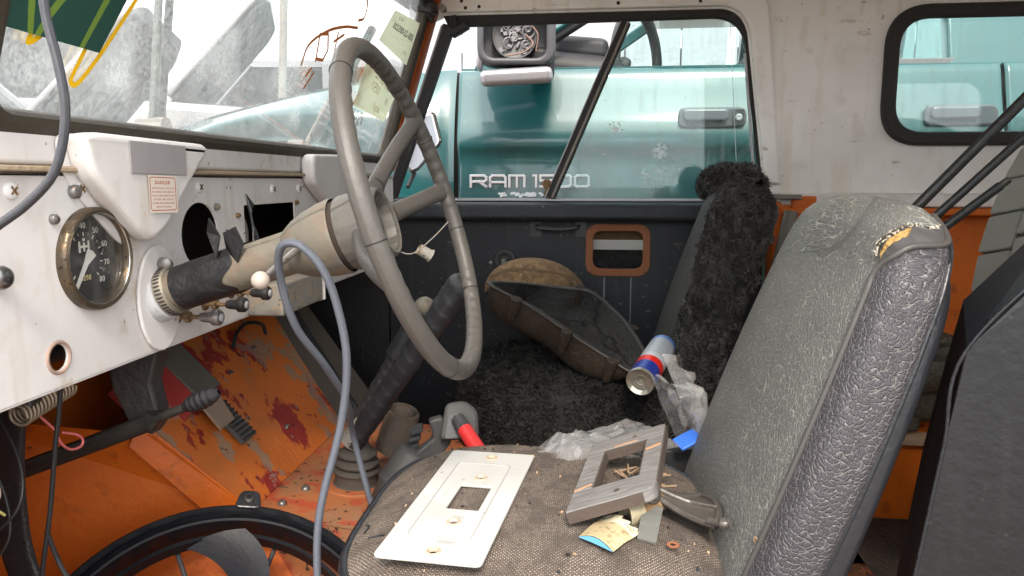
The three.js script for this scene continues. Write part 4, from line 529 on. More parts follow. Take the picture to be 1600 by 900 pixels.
// passenger seat under a black sheepskin cover
const pseat = thing('passenger_seat', 'passenger seat under a slipped black sheepskin cover, grey vinyl bare at its front edge', 'car seat', [0.02, 0.47, -1.66], 'bucket seats');
{
  const W = (n, g, m, p = pseat, l) => wpart(n, g, m, p, l);
  const f = backSurf({ b: [0.165, 0.70], t: [0.318, 1.19], zc: -1.655, W: 0.215, D: 0.052, corner: 0.3, topR: 0.12, n: 3.6 });
  W('back_vinyl', arc(f, -PI, PI, 0, 0.9995, 0.4, 0.5), std({ map: T.greydust, color: 0x787c80, roughness: 0.6, bumpMap: T.vinylB, bumpScale: 0.0008 }), pseat, 'bare grey vinyl of the seat back');
  // sheepskin over the near half of the back
  const fb = backSurf({ b: [0.165, 0.70], t: [0.322, 1.205], zc: -1.652, W: 0.226, D: 0.064, corner: 0.3, topR: 0.12, n: 3.4, lump: 0.02 });
  const border = (v) => 0.10 + 0.50 * Math.sin(PI * clamp((v - 0.12) / 0.84)) + 0.02 * Math.sin(v * 23);
  const lumpy = (fn) => (a, v) => { const p = fn(a, v), e = 0.003; const du = fn(a + e, v).sub(fn(a - e, v)), dv = fn(a, Math.min(1, v + e)).sub(fn(a, Math.max(0, v - e))); const N = dv.cross(du).normalize(); if (!isFinite(N.x) || N.lengthSq() < 0.5) N.set(-0.3, 0.95, 0); return { p: p.addScaledVector(N, 0.012 * (fbm(a * 0.2 + 5, v, 18, 3, 31) - 0.35)), N }; };
  const fl = lumpy(fb);
  W('sheepskin_back', arc((a, v) => fl(a, v).p, border, PI + 0.3, 0, 0.995, 0.4, 0.5), M.fur, pseat);
  // bunched roll at the top
  const rollC = new THREE.CatmullRomCurve3([V(0.322, 1.195, -1.50), V(0.300, 1.212, -1.60), V(0.282, 1.208, -1.70), V(0.268, 1.196, -1.79), V(0.268, 1.176, -1.855)]);
  const rollF = (u, v) => { const t = clamp(v, 0.001, 0.999), c = rollC.getPoint(t), d = rollC.getTangent(t), s = V(0, 1, 0).cross(d).normalize(), b2 = d.clone().cross(s); const r = 0.031 * Math.pow(Math.sin(PI * clamp(v * 0.94 + 0.03)), 0.4) * (0.85 + 0.5 * (fbm(u, v, 6, 3, 41) - 0.5)); const a = u * PI * 2; const N = s.clone().multiplyScalar(Math.cos(a)).addScaledVector(b2, Math.sin(a)); return { p: c.addScaledVector(N, r), N }; };
  W('sheepskin_roll', sheet((u, v) => rollF(u, v).p, 40, 60, (u, v) => [u * 0.2, v * 0.35], { wrapU: true }), M.fur);
  // cushion
  const planP = (a, k) => { const n = 3.2, x = se(Math.cos(a), n), z = se(Math.sin(a), n); return [-0.055 + 0.235 * x * k, -1.655 + 0.235 * z * k]; };
  const cu = (u, v) => { const a = u * PI * 2; const k = Math.min(1, v * 1.45), w = clamp((v - 0.69) / 0.31); const [x, z] = planP(a, k * (1 + 0.03 * Math.sin(PI * w))); const y = 0.800 - 0.028 * Math.pow(k, 5) + 0.012 * (1 - k * k) - 0.13 * w + 0.02 * (fbm(x + 3, z + 4, 7, 3, 51) - 0.5) - 0.02 * sstep(0.05, 0.2, x); const N = V(w > 0 ? Math.cos(a) : 0.15 * Math.cos(a), w > 0 ? 0.3 : 1, w > 0 ? Math.sin(a) : 0.15 * Math.sin(a)).normalize(); return { p: V(x, y, z), N }; };
  W('sheepskin_cushion', sheet((u, v) => cu(u, v).p, 120, 60, (u, v) => { const p = cu(u, v).p; return [p.x, p.z + p.y]; }, { wrapU: true }), M.fur);
  W('seat_riser', [box(0.38, 0.22, 0.40, -0.04, 0.56, -1.66, 0.01)], M.blackPlain);
  // tufts of wool
  const blade = (() => { const pos = [], idx = [], n = 4; for (let i = 0; i <= n; i++) { const t = i / n, w = 0.0017 * (1 - t * 0.8), y = t * 0.011 - 0.003 * t * t, z = 0.008 * t * t; pos.push(-w, y, z, w, y, z); if (i) { const a = 2 * i - 2; idx.push(a, a + 1, a + 3, a, a + 3, a + 2); } } const g = new THREE.BufferGeometry(); g.setAttribute('position', new THREE.Float32BufferAttribute(pos, 3)); g.setIndex(idx); g.computeVertexNormals(); g.setAttribute('uv', new THREE.BufferAttribute(new Float32Array(pos.length / 3 * 2), 2)); return g; })();
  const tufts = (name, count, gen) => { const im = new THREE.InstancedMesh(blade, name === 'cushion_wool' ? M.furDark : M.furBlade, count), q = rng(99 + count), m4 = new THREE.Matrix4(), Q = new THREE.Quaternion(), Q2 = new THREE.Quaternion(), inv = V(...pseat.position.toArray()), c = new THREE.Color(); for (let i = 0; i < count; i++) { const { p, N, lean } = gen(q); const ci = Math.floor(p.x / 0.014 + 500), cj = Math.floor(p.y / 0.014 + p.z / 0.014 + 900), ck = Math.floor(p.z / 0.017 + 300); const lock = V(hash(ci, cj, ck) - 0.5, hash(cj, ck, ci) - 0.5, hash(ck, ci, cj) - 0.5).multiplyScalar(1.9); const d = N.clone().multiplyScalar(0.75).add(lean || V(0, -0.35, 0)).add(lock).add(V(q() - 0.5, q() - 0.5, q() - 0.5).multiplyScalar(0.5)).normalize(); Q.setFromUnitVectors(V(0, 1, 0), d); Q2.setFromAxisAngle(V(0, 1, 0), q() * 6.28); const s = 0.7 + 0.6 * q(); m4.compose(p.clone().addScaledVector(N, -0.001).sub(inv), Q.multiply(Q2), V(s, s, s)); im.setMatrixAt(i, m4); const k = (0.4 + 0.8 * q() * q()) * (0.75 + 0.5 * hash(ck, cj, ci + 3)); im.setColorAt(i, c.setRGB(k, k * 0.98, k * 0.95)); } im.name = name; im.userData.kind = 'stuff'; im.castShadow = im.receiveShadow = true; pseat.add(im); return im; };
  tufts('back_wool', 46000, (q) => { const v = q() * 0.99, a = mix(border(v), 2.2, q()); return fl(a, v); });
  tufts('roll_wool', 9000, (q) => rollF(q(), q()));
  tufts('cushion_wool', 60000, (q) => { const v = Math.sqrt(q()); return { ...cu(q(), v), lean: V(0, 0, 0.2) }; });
}

// ---------- floor: levers, boot, housings, fan, pedals ----------
{
  const gs = thing('gear_lever', 'thick gear lever bound in black tape, rising from a ribbed boot', 'gear lever', [-0.44, 0.66, -1.24], 'floor levers');
  const W = (n, g, m, p = gs, l) => wpart(n, g, m, p, l);
  const bf = V(-0.428, 0.648, -1.25);
  W('boot', xf(laty([[0, 0.049], [0.005, 0.050], [0.007, 0.040], [0.009, 0.039], [0.026, 0.0385], [0.029, 0.043], [0.033, 0.043], [0.036, 0.033], [0.038, 0.033], [0.042, 0.040], [0.047, 0.040], [0.052, 0.029], [0.055, 0.029], [0.059, 0.036], [0.064, 0.036], [0.069, 0.026], [0.078, 0.021], [0.09, 0.019], [0.092, 0]], 44), bf.toArray(), [0, 0, -0.06]), std({ lin: [0.075, 0.064, 0.054], roughness: 0.9, bumpMap: T.fine, bumpScale: 0.0015 }), gs);
  W('boot_plate', xf(laty([[0, 0.060], [0.004, 0.060], [0.005, 0.057], [0.005, 0.03]], 44), bf.clone().add(V(0, 0.0015, 0)).toArray(), [0, 0, -0.06]), M.redust);
  const A = V(-0.425, 0.735, -1.235), B = V(-0.202, 1.05, -1.165), dir = B.clone().sub(A);
  const ax = dir.clone().normalize(), s1 = ax.clone().cross(V(0, 0, 1)).normalize(), s2 = ax.clone().cross(s1);
  const lever = (A, d, rr, wr, seed) => sheet((u, v) => { const a = u * PI * 2, p = A.clone().addScaledVector(d, v); const end = v > 0.94 ? Math.sqrt(Math.max(0, 1 - Math.pow((v - 0.94) / 0.06, 2))) : 1; const r = (rr(v) + wr * (fbm(u, v, 12, 5, seed) - 0.5) + 0.0016 * ((v * 15 + a / 6.283) % 1)) * end; return p.addScaledVector(s1, Math.cos(a) * r).addScaledVector(s2, Math.sin(a) * r); }, 28, 120, (u, v) => [u * 0.1, v * 0.4], { wrapU: true });
  W('lever', lever(A, dir, (v) => 0.0185 + 0.004 * sstep(0.6, 0.85, v), 0.004, 210), M.leverTape);
  W('lever_collar', rod([-0.43, 0.735, -1.238], [-0.405, 0.77, -1.232], 0.024, 0.019), M.greydust);
  const g2 = thing('gear_lever', 'thinner transfer lever with cream knob top behind the tape-bound lever', 'gear lever', [-0.42, 0.66, -1.38], 'floor levers');
  const C = V(-0.47, 0.70, -1.34), D = V(-0.318, 0.96, -1.33);
  wpart('lever', lever(C, D.clone().sub(C), (v) => 0.016 + 0.004 * sstep(0.75, 0.85, v), 0.003, 211), M.leverTape, g2);
  wpart('grip', rod(D.clone().lerp(C, 0.34).toArray(), D.toArray(), 0.0225, 0.0205), M.leverTape, g2);
  wpart('knob', U(new THREE.SphereGeometry(0.02, 20, 14).translate(-0.313, 0.968, -1.33)), std({ lin: [0.2, 0.175, 0.13], roughness: 0.5 }), g2);
  wpart('boot_sleeve', [xf(laty([[0, 0.035], [0.08, 0.032], [0.085, 0.028], [0.08, 0.025], [0.02, 0.02]], 28), [-0.38, 0.69, -1.33], [0.1, 0, -0.3])], std({ lin: [0.12, 0.095, 0.075], roughness: 0.85, bumpMap: T.fine, bumpScale: 0.002 }), g2);
}
{ // grey plastic motor housing beside the boot
  const t = thing('motor_housing', 'dusty grey plastic motor housing lying beside the gear lever boot', 'car part', [-0.33, 0.63, -1.16]);
  const W = (n, g, m, p = t) => wpart(n, g, m, p);
  W('body', xf(laty([[0, 0.0], [0, 0.034], [0.055, 0.038], [0.058, 0.041], [0.064, 0.041], [0.067, 0.037], [0.11, 0.034], [0.122, 0.026], [0.122, 0]], 32), [-0.345, 0.64, -1.15], [-0.25, 0, -0.42]), M.greyPlastic);
  W('bracket', [ext(rpoly([[0, 0], [0.05, 0.0], [0.075, 0.03], [0.06, 0.075], [0.035, 0.07], [0.045, 0.04], [0.02, 0.02]], 0.008), 0.02, 0.004).rotateY(0.3).translate(-0.31, 0.735, -1.17)], M.greyPlastic);
  W('terminal', [0, 1, 2].map((i) => boxR(0.02, 0.006, 0.022, [-0.305 + i * 0.004, 0.752 + i * 0.014, -1.19], [0.2, 0.2, 0.3], 0.001)), M.darkPlastic);
  const t2 = thing('plastic_cover', 'small dark grey plastic cover between the motor housing and the red handled tool', 'car part', [-0.22, 0.76, -1.19]);
  wpart('shell', xf(ext(rpoly([[-0.032, -0.03], [0.034, -0.03], [0.034, 0.016], [0.012, 0.034], [-0.02, 0.03]], 0.01), 0.03, 0.006), [-0.226, 0.795, -1.19], [-0.4, 0.2, 0.1]), M.greyPlastic, t2);
  wpart('recess', xf(ext(rpoly([[-0.018, -0.02], [0.024, -0.02], [0.024, 0.010], [0.006, 0.022], [-0.01, 0.02]], 0.006), 0.004, 0.001), [-0.226, 0.797, -1.161], [-0.4, 0.2, 0.1]), M.darkPlastic, t2);
  const t3 = thing('hand_tool', 'tool with a red handle and dark end cap wedged beside the driver seat', 'tool', [-0.19, 0.78, -1.13]);
  wpart('handle', rod([-0.205, 0.80, -1.14], [-0.165, 0.768, -1.09], 0.0125, 0.0135), std({ lin: [0.55, 0.03, 0.03], roughness: 0.45 }), t3);
  wpart('cap', rod([-0.220, 0.812, -1.158], [-0.204, 0.799, -1.139], 0.0115, 0.0125), M.darkPlastic, t3);
}
{ // electric cooling fan lying in the footwell
  const fan = thing('cooling_fan', 'black plastic cooling fan with round shroud leaning in the driver footwell', 'fan', [-0.48, 0.58, -0.82]);
  fan.rotation.order = 'YXZ'; fan.rotation.set(R(-56), R(30), 0);
  const prof = (r0) => lat([[-0.05, r0 - 0.006], [-0.05, r0], [-0.006, r0 + 0.001], [-0.002, r0 + 0.011], [0.004, r0 + 0.012], [0.006, r0 + 0.009], [0.0, r0 + 0.004], [0.002, r0 + 0.001], [0.004, r0 - 0.003], [-0.004, r0 - 0.005], [-0.006, r0 - 0.008], [-0.05, r0 - 0.006]], 96);
  const FR = 0.225;
  part('shroud_ring', creaselathe(prof(FR), 0.5), M.darkFan, fan);
  part('inner_ring', creaselathe(lat([[-0.035, FR - 0.03], [-0.035, FR - 0.024], [-0.015, FR - 0.024], [-0.015, FR - 0.03], [-0.035, FR - 0.03]], 96), 0.5), M.darkFan, fan);
  part('hub', lat([[-0.04, 0.055], [0.005, 0.055], [0.012, 0.048], [0.012, 0]], 40), M.darkPlastic, fan);
  const bl = (a0) => sheet((u, v) => { const r = mix(0.05, FR - 0.028, v), sw = a0 + 0.55 * v * v, wid = mix(0.30, 0.34, v) * (0.95 - 0.1 * v); const a = sw + (u - 0.5) * wid * 1.5; return V(Math.cos(a) * r, Math.sin(a) * r, -0.012 + (u - 0.5) * -0.035 + 0.006 * Math.sin(PI * u)); }, 14, 16, (u, v) => [u * 0.08, v * 0.17]);
  for (let k = 0; k < 5; k++) part('blade', bl(0.95 + k * PI * 2 / 5), std({ lin: [0.014, 0.015, 0.019], roughness: 0.5, side: THREE.DoubleSide, bumpMap: T.fine, bumpScale: 0.0005 }), fan);
  for (let k = 0; k < 9; k++) { const a = k * PI * 2 / 9 + 0.25; part('strut', [rod([Math.cos(a) * 0.05, Math.sin(a) * 0.05, -0.045], [Math.cos(a + 0.12) * (FR - 0.012), Math.sin(a + 0.12) * (FR - 0.012), -0.045], 0.0035)], M.darkPlastic, fan); }
  const ear = part('mounting_ear', [ext(rpoly([[-0.02, 0], [0.02, 0], [0.014, 0.03], [-0.014, 0.03]], 0.01), 0.008, 0.002).translate(0, FR + 0.006, 0)].map((g) => xf(g, [0, 0, 0], [0, 0, -0.27])), M.blackGloss, fan);
  part('bush', xf(lat([[0.008, 0.008], [0.011, 0.007], [0.011, 0.004]], 16).translate(0, FR + 0.022, 0), [0, 0, 0], [0, 0, -0.27]), M.darkSteel, ear);
}
{ // pedal, park brake and loose wires under the dash
  const pd = thing('clutch_pedal', 'dark curved pedal arm hanging under the left end of the dash', 'pedal', [-0.72, 0.6, -0.79]);
  const c = new THREE.CatmullRomCurve3([V(-0.66, 1.0, -0.755), V(-0.685, 0.90, -0.765), V(-0.70, 0.82, -0.775), V(-0.695, 0.74, -0.775), V(-0.66, 0.665, -0.77), V(-0.60, 0.60, -0.765)]);
  wpart('arm', sheet((u, v) => { const p = c.getPoint(v), a = u * PI * 2; const T2 = c.getTangent(v), s = V(T2.y, -T2.x, 0); return p.addScaledVector(s, 0.02 * se(Math.cos(a), 4)).add(V(0, 0, 0.006 * se(Math.sin(a), 4))); }, 24, 50, (u, v) => [u * 0.08, v * 0.5]), std({ lin: [0.025, 0.024, 0.024], roughness: 0.5, bumpMap: T.fine, bumpScale: 0.002 }), pd);
  wpart('pad', boxR(0.02, 0.06, 0.07, [-0.59, 0.58, -0.765], [0, 0, 0.9], 0.006), M.rubber, pd);
  wpart('pivot_bar', [rod([-0.65, 0.995, -0.60], [-0.65, 0.995, -1.05], 0.012), box(0.06, 0.05, 0.02, -0.62, 0.985, -0.70, 0.004)], M.darkSteel, pd);
  const sp = thing('return_spring', 'rusty coil spring under the lower dash edge', 'spring', [-0.6, 0.965, -0.72]);
  const hel = []; for (let i = 0; i <= 220; i++) { const t = i / 220, a = t * PI * 2 * 14; hel.push(V(-0.60 + Math.cos(a) * 0.011, 0.955 + t * 0.012 + Math.sin(a) * 0.011, -0.685 - t * 0.075)); }
  wpart('coil', tube(hel, 0.0018, 660, false, 6), std({ lin: [0.24, 0.19, 0.14], roughness: 0.55, metalness: 0.4 }), sp);
  wpart('hook', tube([[-0.60, 0.967, -0.76], [-0.605, 0.985, -0.775], [-0.60, 1.0, -0.79]], 0.0018, 12), M.rust, sp);
  const hb = thing('park_brake', 'black park brake handle with dark bracket below the dash edge', 'brake lever', [-0.6, 0.88, -0.86]);
  wpart('grip', sheet((u, v) => { const a = u * PI * 2, A = V(-0.525, 0.91, -0.87), B = V(-0.472, 0.935, -0.862); const r = 0.0125 * Math.pow(Math.sin(PI * clamp(v * 0.95 + 0.04)), 0.4) * (1 + 0.06 * Math.sin(v * 40)); const d = B.clone().sub(A).normalize(), s = V(0, 0, 1), t = d.clone().cross(s); return A.lerp(B, v).addScaledVector(s, Math.cos(a) * r).addScaledVector(t, Math.sin(a) * r); }, 20, 40, null, { wrapU: true }), M.blackGloss, hb);
  wpart('rod', [rod([-0.585, 0.885, -0.874], [-0.52, 0.912, -0.87], 0.006), rod([-0.575, 0.89, -0.868], [-0.575, 0.89, -0.89], 0.010)], M.darkSteel, hb);
  wpart('tube', [rod([-0.80, 0.80, -0.87], [-0.575, 0.888, -0.872], 0.012)], M.darkSteel, hb);
  const br = poly([[-0.03, 0.10], [0.03, 0.13], [0.035, 0.09], [0.02, 0.04], [0.03, -0.01], [0.015, -0.03], [-0.012, -0.02], [-0.035, 0.03], [-0.04, 0.07]]);
  wpart('bracket', [ext(br, 0.03, 0.004).translate(-0.60, 0.895, -0.915)], std({ lin: [0.035, 0.033, 0.032], roughness: 0.55, bumpMap: T.fine, bumpScale: 0.002 }), hb);
  const hx = thing('switch_housing', 'small red-sided box with grey top on the firewall behind the brake handle', 'car part', [-0.70, 0.86, -1.14]);
  const C = [[-0.73, 0.925, -1.10], [-0.70, 0.915, -1.185], [-0.655, 0.845, -1.18], [-0.68, 0.852, -1.095]];
  wpart('lid', slab([[-0.715, 0.925, -1.105], [-0.645, 0.848, -1.115], [-0.650, 0.848, -1.195], [-0.72, 0.925, -1.185]], 0.012), std({ lin: [0.13, 0.12, 0.105], roughness: 0.7, bumpMap: T.soft, bumpScale: 0.01 }), hx);
  wpart('side', slab([[-0.716, 0.922, -1.103], [-0.80, 0.85, -1.103], [-0.70, 0.76, -1.10], [-0.646, 0.842, -1.112]], 0.006), M.red, hx);
  wpart('flap', [slab([[-0.65, 0.838, -1.12], [-0.615, 0.79, -1.125], [-0.62, 0.79, -1.18], [-0.652, 0.838, -1.185]], 0.004)], std({ lin: [0.3, 0.22, 0.16], roughness: 0.8 }), hx);
  const gr = thing('rubber_pad', 'dark ribbed rubber pad on the tunnel face under the brake handle', 'pad', [-0.625, 0.75, -1.20]);
  wpart('pad', [slab([[-0.664, 0.805, -1.17], [-0.612, 0.737, -1.185], [-0.614, 0.737, -1.235], [-0.662, 0.805, -1.215]], 0.008)].map((g) => g.translate(0.006, 0.008, 0)), std({ lin: [0.09, 0.085, 0.078], roughness: 0.8 }), gr);
  for (let i = 0; i < 9; i++) { const t = i / 9 + 0.05; wpart('rib', rod([mix(-0.664, -0.612, t) + 0.0075, mix(0.805, 0.737, t) + 0.0095, mix(-1.172, -1.187, t)], [mix(-0.662, -0.614, t) + 0.0075, mix(0.805, 0.737, t) + 0.0095, mix(-1.213, -1.233, t)], 0.0022, 0.0022, 6), M.darkPlastic, gr); }
  const wr = thing('wire_bundle', 'pink, black and yellow loose wires beside the pedal under the dash', 'wires', [-0.66, 0.85, -0.72]);
  const wires = [[[0.5, 0.12, 0.12], 'pink_wire', [[-0.605, 0.945, -0.72], [-0.60, 0.923, -0.735], [-0.60, 0.906, -0.742], [-0.60, 0.893, -0.756], [-0.60, 0.89, -0.773], [-0.60, 0.896, -0.778], [-0.60, 0.906, -0.769], [-0.605, 0.914, -0.753]]], [[0.5, 0.12, 0.12], 'pink_wire', [[-0.66, 0.95, -0.62], [-0.63, 0.93, -0.64], [-0.62, 0.90, -0.64], [-0.64, 0.88, -0.63]]], [[0.02, 0.02, 0.02], 'black_wire', [[-0.66, 0.95, -0.66], [-0.62, 0.90, -0.67], [-0.60, 0.84, -0.66], [-0.62, 0.80, -0.65]]], [[0.02, 0.02, 0.02], 'black_wire', [[-0.64, 0.96, -0.70], [-0.59, 0.91, -0.67], [-0.58, 0.87, -0.65], [-0.62, 0.83, -0.64]]], [[0.6, 0.55, 0.2], 'yellow_wire', [[-0.66, 0.90, -0.66], [-0.64, 0.88, -0.66], [-0.60, 0.86, -0.655]]], [[0.45, 0.36, 0.3], 'tan_wire', [[-0.65, 0.94, -0.64], [-0.61, 0.91, -0.65], [-0.60, 0.88, -0.65], [-0.63, 0.87, -0.64]]]];
  for (const [c2, n, p] of wires) wpart(n, tube(p, 0.0016, 40, false, 6), std({ lin: c2, roughness: 0.5 }), wr);
  const th = thing('control_cable', 'thin dark cable hanging straight down beside the pedal to the footwell', 'cable', [-0.59, 0.6, -0.70]);
  wpart('cable', tube([[-0.558, 1.0, -0.70], [-0.564, 0.96, -0.70], [-0.573, 0.916, -0.70], [-0.586, 0.843, -0.70], [-0.603, 0.767, -0.70], [-0.615, 0.69, -0.70], [-0.62, 0.6, -0.70]], 0.0026, 60, false, 8), M.blackPlain, th);
  wpart('branch', tube([[-0.592, 0.82, -0.70], [-0.588, 0.79, -0.705], [-0.577, 0.765, -0.705], [-0.55, 0.72, -0.71]], 0.0026, 30, false, 8), M.blackPlain, th);
  const st = thing('brake_line', 'small curved dark pipe stub on the orange tunnel face under the dash', 'pipe', [-0.74, 0.9, -1.4]);
  wpart('pipe', tube([[-0.715, 0.872, -1.37], [-0.712, 0.90, -1.385], [-0.712, 0.91, -1.43], [-0.70, 0.90, -1.47], [-0.695, 0.88, -1.475]], 0.004, 30, false, 8), M.blackPlain, st);
}
{ // hoses
  const cb = thing('grey_hose', 'slim blue-grey hose looped over the steering column stalk and hanging to the floor', 'hose', [-0.3, 0.75, -0.8]);
  wpart('hose', tube([[-0.31, 0.66, -0.77], [-0.316, 0.74, -0.775], [-0.312, 0.82, -0.78], [-0.285, 0.925, -0.785], [-0.272, 1.004, -0.775], [-0.278, 1.069, -0.765], [-0.290, 1.110, -0.755], [-0.312, 1.134, -0.75], [-0.334, 1.130, -0.755], [-0.345, 1.095, -0.775], [-0.340, 1.035, -0.80], [-0.325, 0.975, -0.85], [-0.325, 0.91, -0.92], [-0.345, 0.834, -1.0], [-0.322, 0.735, -1.0], [-0.30, 0.66, -1.0]], 0.0046, 200, false, 10), M.cable, cb);
  const h2 = thing('dark_hose', 'dark hose dangling in front of the windshield and dash at upper left', 'hose', [-0.39, 1.2, -0.5]);
  wpart('hose', tube([[-0.392, 1.44, -0.5], [-0.387, 1.335, -0.5], [-0.385, 1.31, -0.5], [-0.380, 1.285, -0.5], [-0.377, 1.256, -0.5], [-0.381, 1.229, -0.5], [-0.392, 1.204, -0.5], [-0.415, 1.183, -0.5], [-0.44, 1.167, -0.5], [-0.49, 1.135, -0.5]], 0.0034, 120, false, 10), M.hose, h2);
}

// ---------- things lying on the seats ----------
{ // clutch housing, upside down on the passenger seat
  const t = thing('clutch_housing', 'rusty cast clutch housing tipped over on the black sheepskin cushion', 'car part', [-0.06, 0.80, -1.58]);
  const W = (n, g, m, p = t, l) => wpart(n, g, m, p, l);
  // rim outline (planar D), clockwise from the near left corner
  const rimP = [V(-0.214, 0.990, -1.50), V(-0.12, 0.945, -1.475), V(-0.053, 0.905, -1.46), V(0.02, 0.862, -1.44), V(0.082, 0.831, -1.425), V(0.105, 0.848, -1.455), V(0.086, 0.883, -1.55), V(0.047, 0.918, -1.62), V(-0.01, 0.954, -1.66), V(-0.06, 0.961, -1.655), V(-0.125, 0.970, -1.635), V(-0.18, 0.985, -1.56)];
  const rc = new THREE.CatmullRomCurve3(rimP, true, 'centripetal');
  const cen = V(-0.03, 0.93, -1.55), ap = V(-0.085, 0.865, -1.605);
  const bowl = (k) => (u, v) => { const p = rc.getPoint(u); const w = Math.pow(v, 0.8); const q = p.clone().lerp(ap.clone().add(p.clone().sub(cen).multiplyScalar(0.25)), w); const bulge = Math.sin(PI * Math.pow(v, 0.7)); q.add(p.clone().sub(cen).normalize().multiplyScalar(bulge * (0.03 + 0.012 * Math.sin(u * PI * 10)) * k)).add(V(-0.2, -0.7, -0.2).multiplyScalar(0.04 * bulge)); q.addScaledVector(V(1, 1, 1), 0.004 * (fbm(u, v, 10, 3, 61) - 0.5)); return q; };
  W('bowl', U(sheet(bowl(1), 90, 24, null, { wrapU: true })), M.rustDark);
  W('bowl_lining', U(sheet((u, v) => bowl(0.9)(u, v).lerp(cen, 0.035), 90, 24, null, { wrapU: true })), std({ lin: [0.035, 0.034, 0.032], roughness: 0.9, bumpMap: T.fine, bumpScale: 0.004 }));
  W('rim_flange', sheet((u, v) => { const p = rc.getPoint(u), a = v * PI * 2; const o = p.clone().sub(cen).normalize(); return p.addScaledVector(o, 0.007 * Math.cos(a)).add(V(0.2, 0.7, 0.35).multiplyScalar(0.004 * Math.sin(a))); }, 120, 10, (u, v) => [u, v * 0.05], { wrapU: true }), M.darkSteel);
  for (const u of [0.06, 0.17, 0.27, 0.36, 0.52, 0.7]) { const p = rc.getPoint(u), o = p.clone().sub(cen).normalize(); W('boss', xf(laty([[-0.045, 0.007], [-0.02, 0.011], [0.002, 0.013], [0.004, 0.010], [0.004, 0]], 14), p.addScaledVector(o, 0.008).toArray(), [0.3, 0, -0.25]), M.rustDark); }
  // rusty domed cover behind
  W('dome', U(xf(new THREE.SphereGeometry(1, 40, 20, 0, PI * 2, 0, PI * 0.55), [-0.14, 0.93, -1.765], [-0.25, 0.2, -0.10], [0.125, 0.088, 0.075])), M.rust, t, 'rust-covered dome behind the dark bowl');
}
{ // spray can
  const t = thing('spray_can', 'red, white and blue spray can lying between the cushion and sheepskin back', 'can', [0.1, 0.82, -1.40]);
  const A = V(0.088, 0.835, -1.335), B = V(0.132, 0.864, -1.455), d = B.clone().sub(A).normalize();
  t.position.copy(A); t.quaternion.setFromUnitVectors(V(0, 0, 1), d);
  const lab = canvasTex(512, 512, (g) => { g.fillStyle = '#b9bfc6'; g.fillRect(0, 0, 512, 512); g.fillStyle = '#24348a'; g.fillRect(0, 412, 512, 100); g.fillStyle = '#d2281e'; g.fillRect(0, 320, 512, 96); g.beginPath(); g.ellipse(150, 330, 150, 60, 0, 0, 7); g.fill(); g.fillStyle = '#24348a'; g.beginPath(); g.ellipse(380, 430, 120, 40, 0, 0, 7); g.fill(); g.fillStyle = '#fff'; g.font = 'bold 40px sans-serif'; g.fillText('DANGER', 60, 330); g.fillStyle = '#2b3140'; g.font = '26px sans-serif'; for (let i = 0; i < 7; i++) g.fillText('WARNING  FLAMMABLE  CONTENTS', 20, 70 + i * 32); g.fillStyle = '#5f86c4'; g.fillRect(0, 0, 512, 40); });
  { const g = new THREE.CylinderGeometry(0.0265, 0.0265, 0.15, 40, 1, true).rotateX(PI / 2).translate(0, 0, 0.083).toNonIndexed(); part('label_wrap', g, std({ map: lab, roughness: 0.32, metalness: 0.1 }), t); }
  part('base', creaselathe(lat([[0.012, 0.0], [0.004, 0.017], [0.0045, 0.0195], [0.0, 0.0245], [-0.001, 0.0262], [0.001, 0.0272], [0.006, 0.0272], [0.008, 0.0265]], 40), 0.7), std({ lin: [0.42, 0.42, 0.36], roughness: 0.4, metalness: 0.8 }), t);
  part('base_dimple', [U(new THREE.TorusGeometry(0.0105, 0.0012, 8, 30).translate(0, 0, 0.0075))], M.dustChrome, t);
}
const plasticM = std({ lin: [0.92, 0.92, 0.92], roughness: 0.1, side: THREE.DoubleSide, phys: { transmission: 0.9, thickness: 0, ior: 1.5 } });
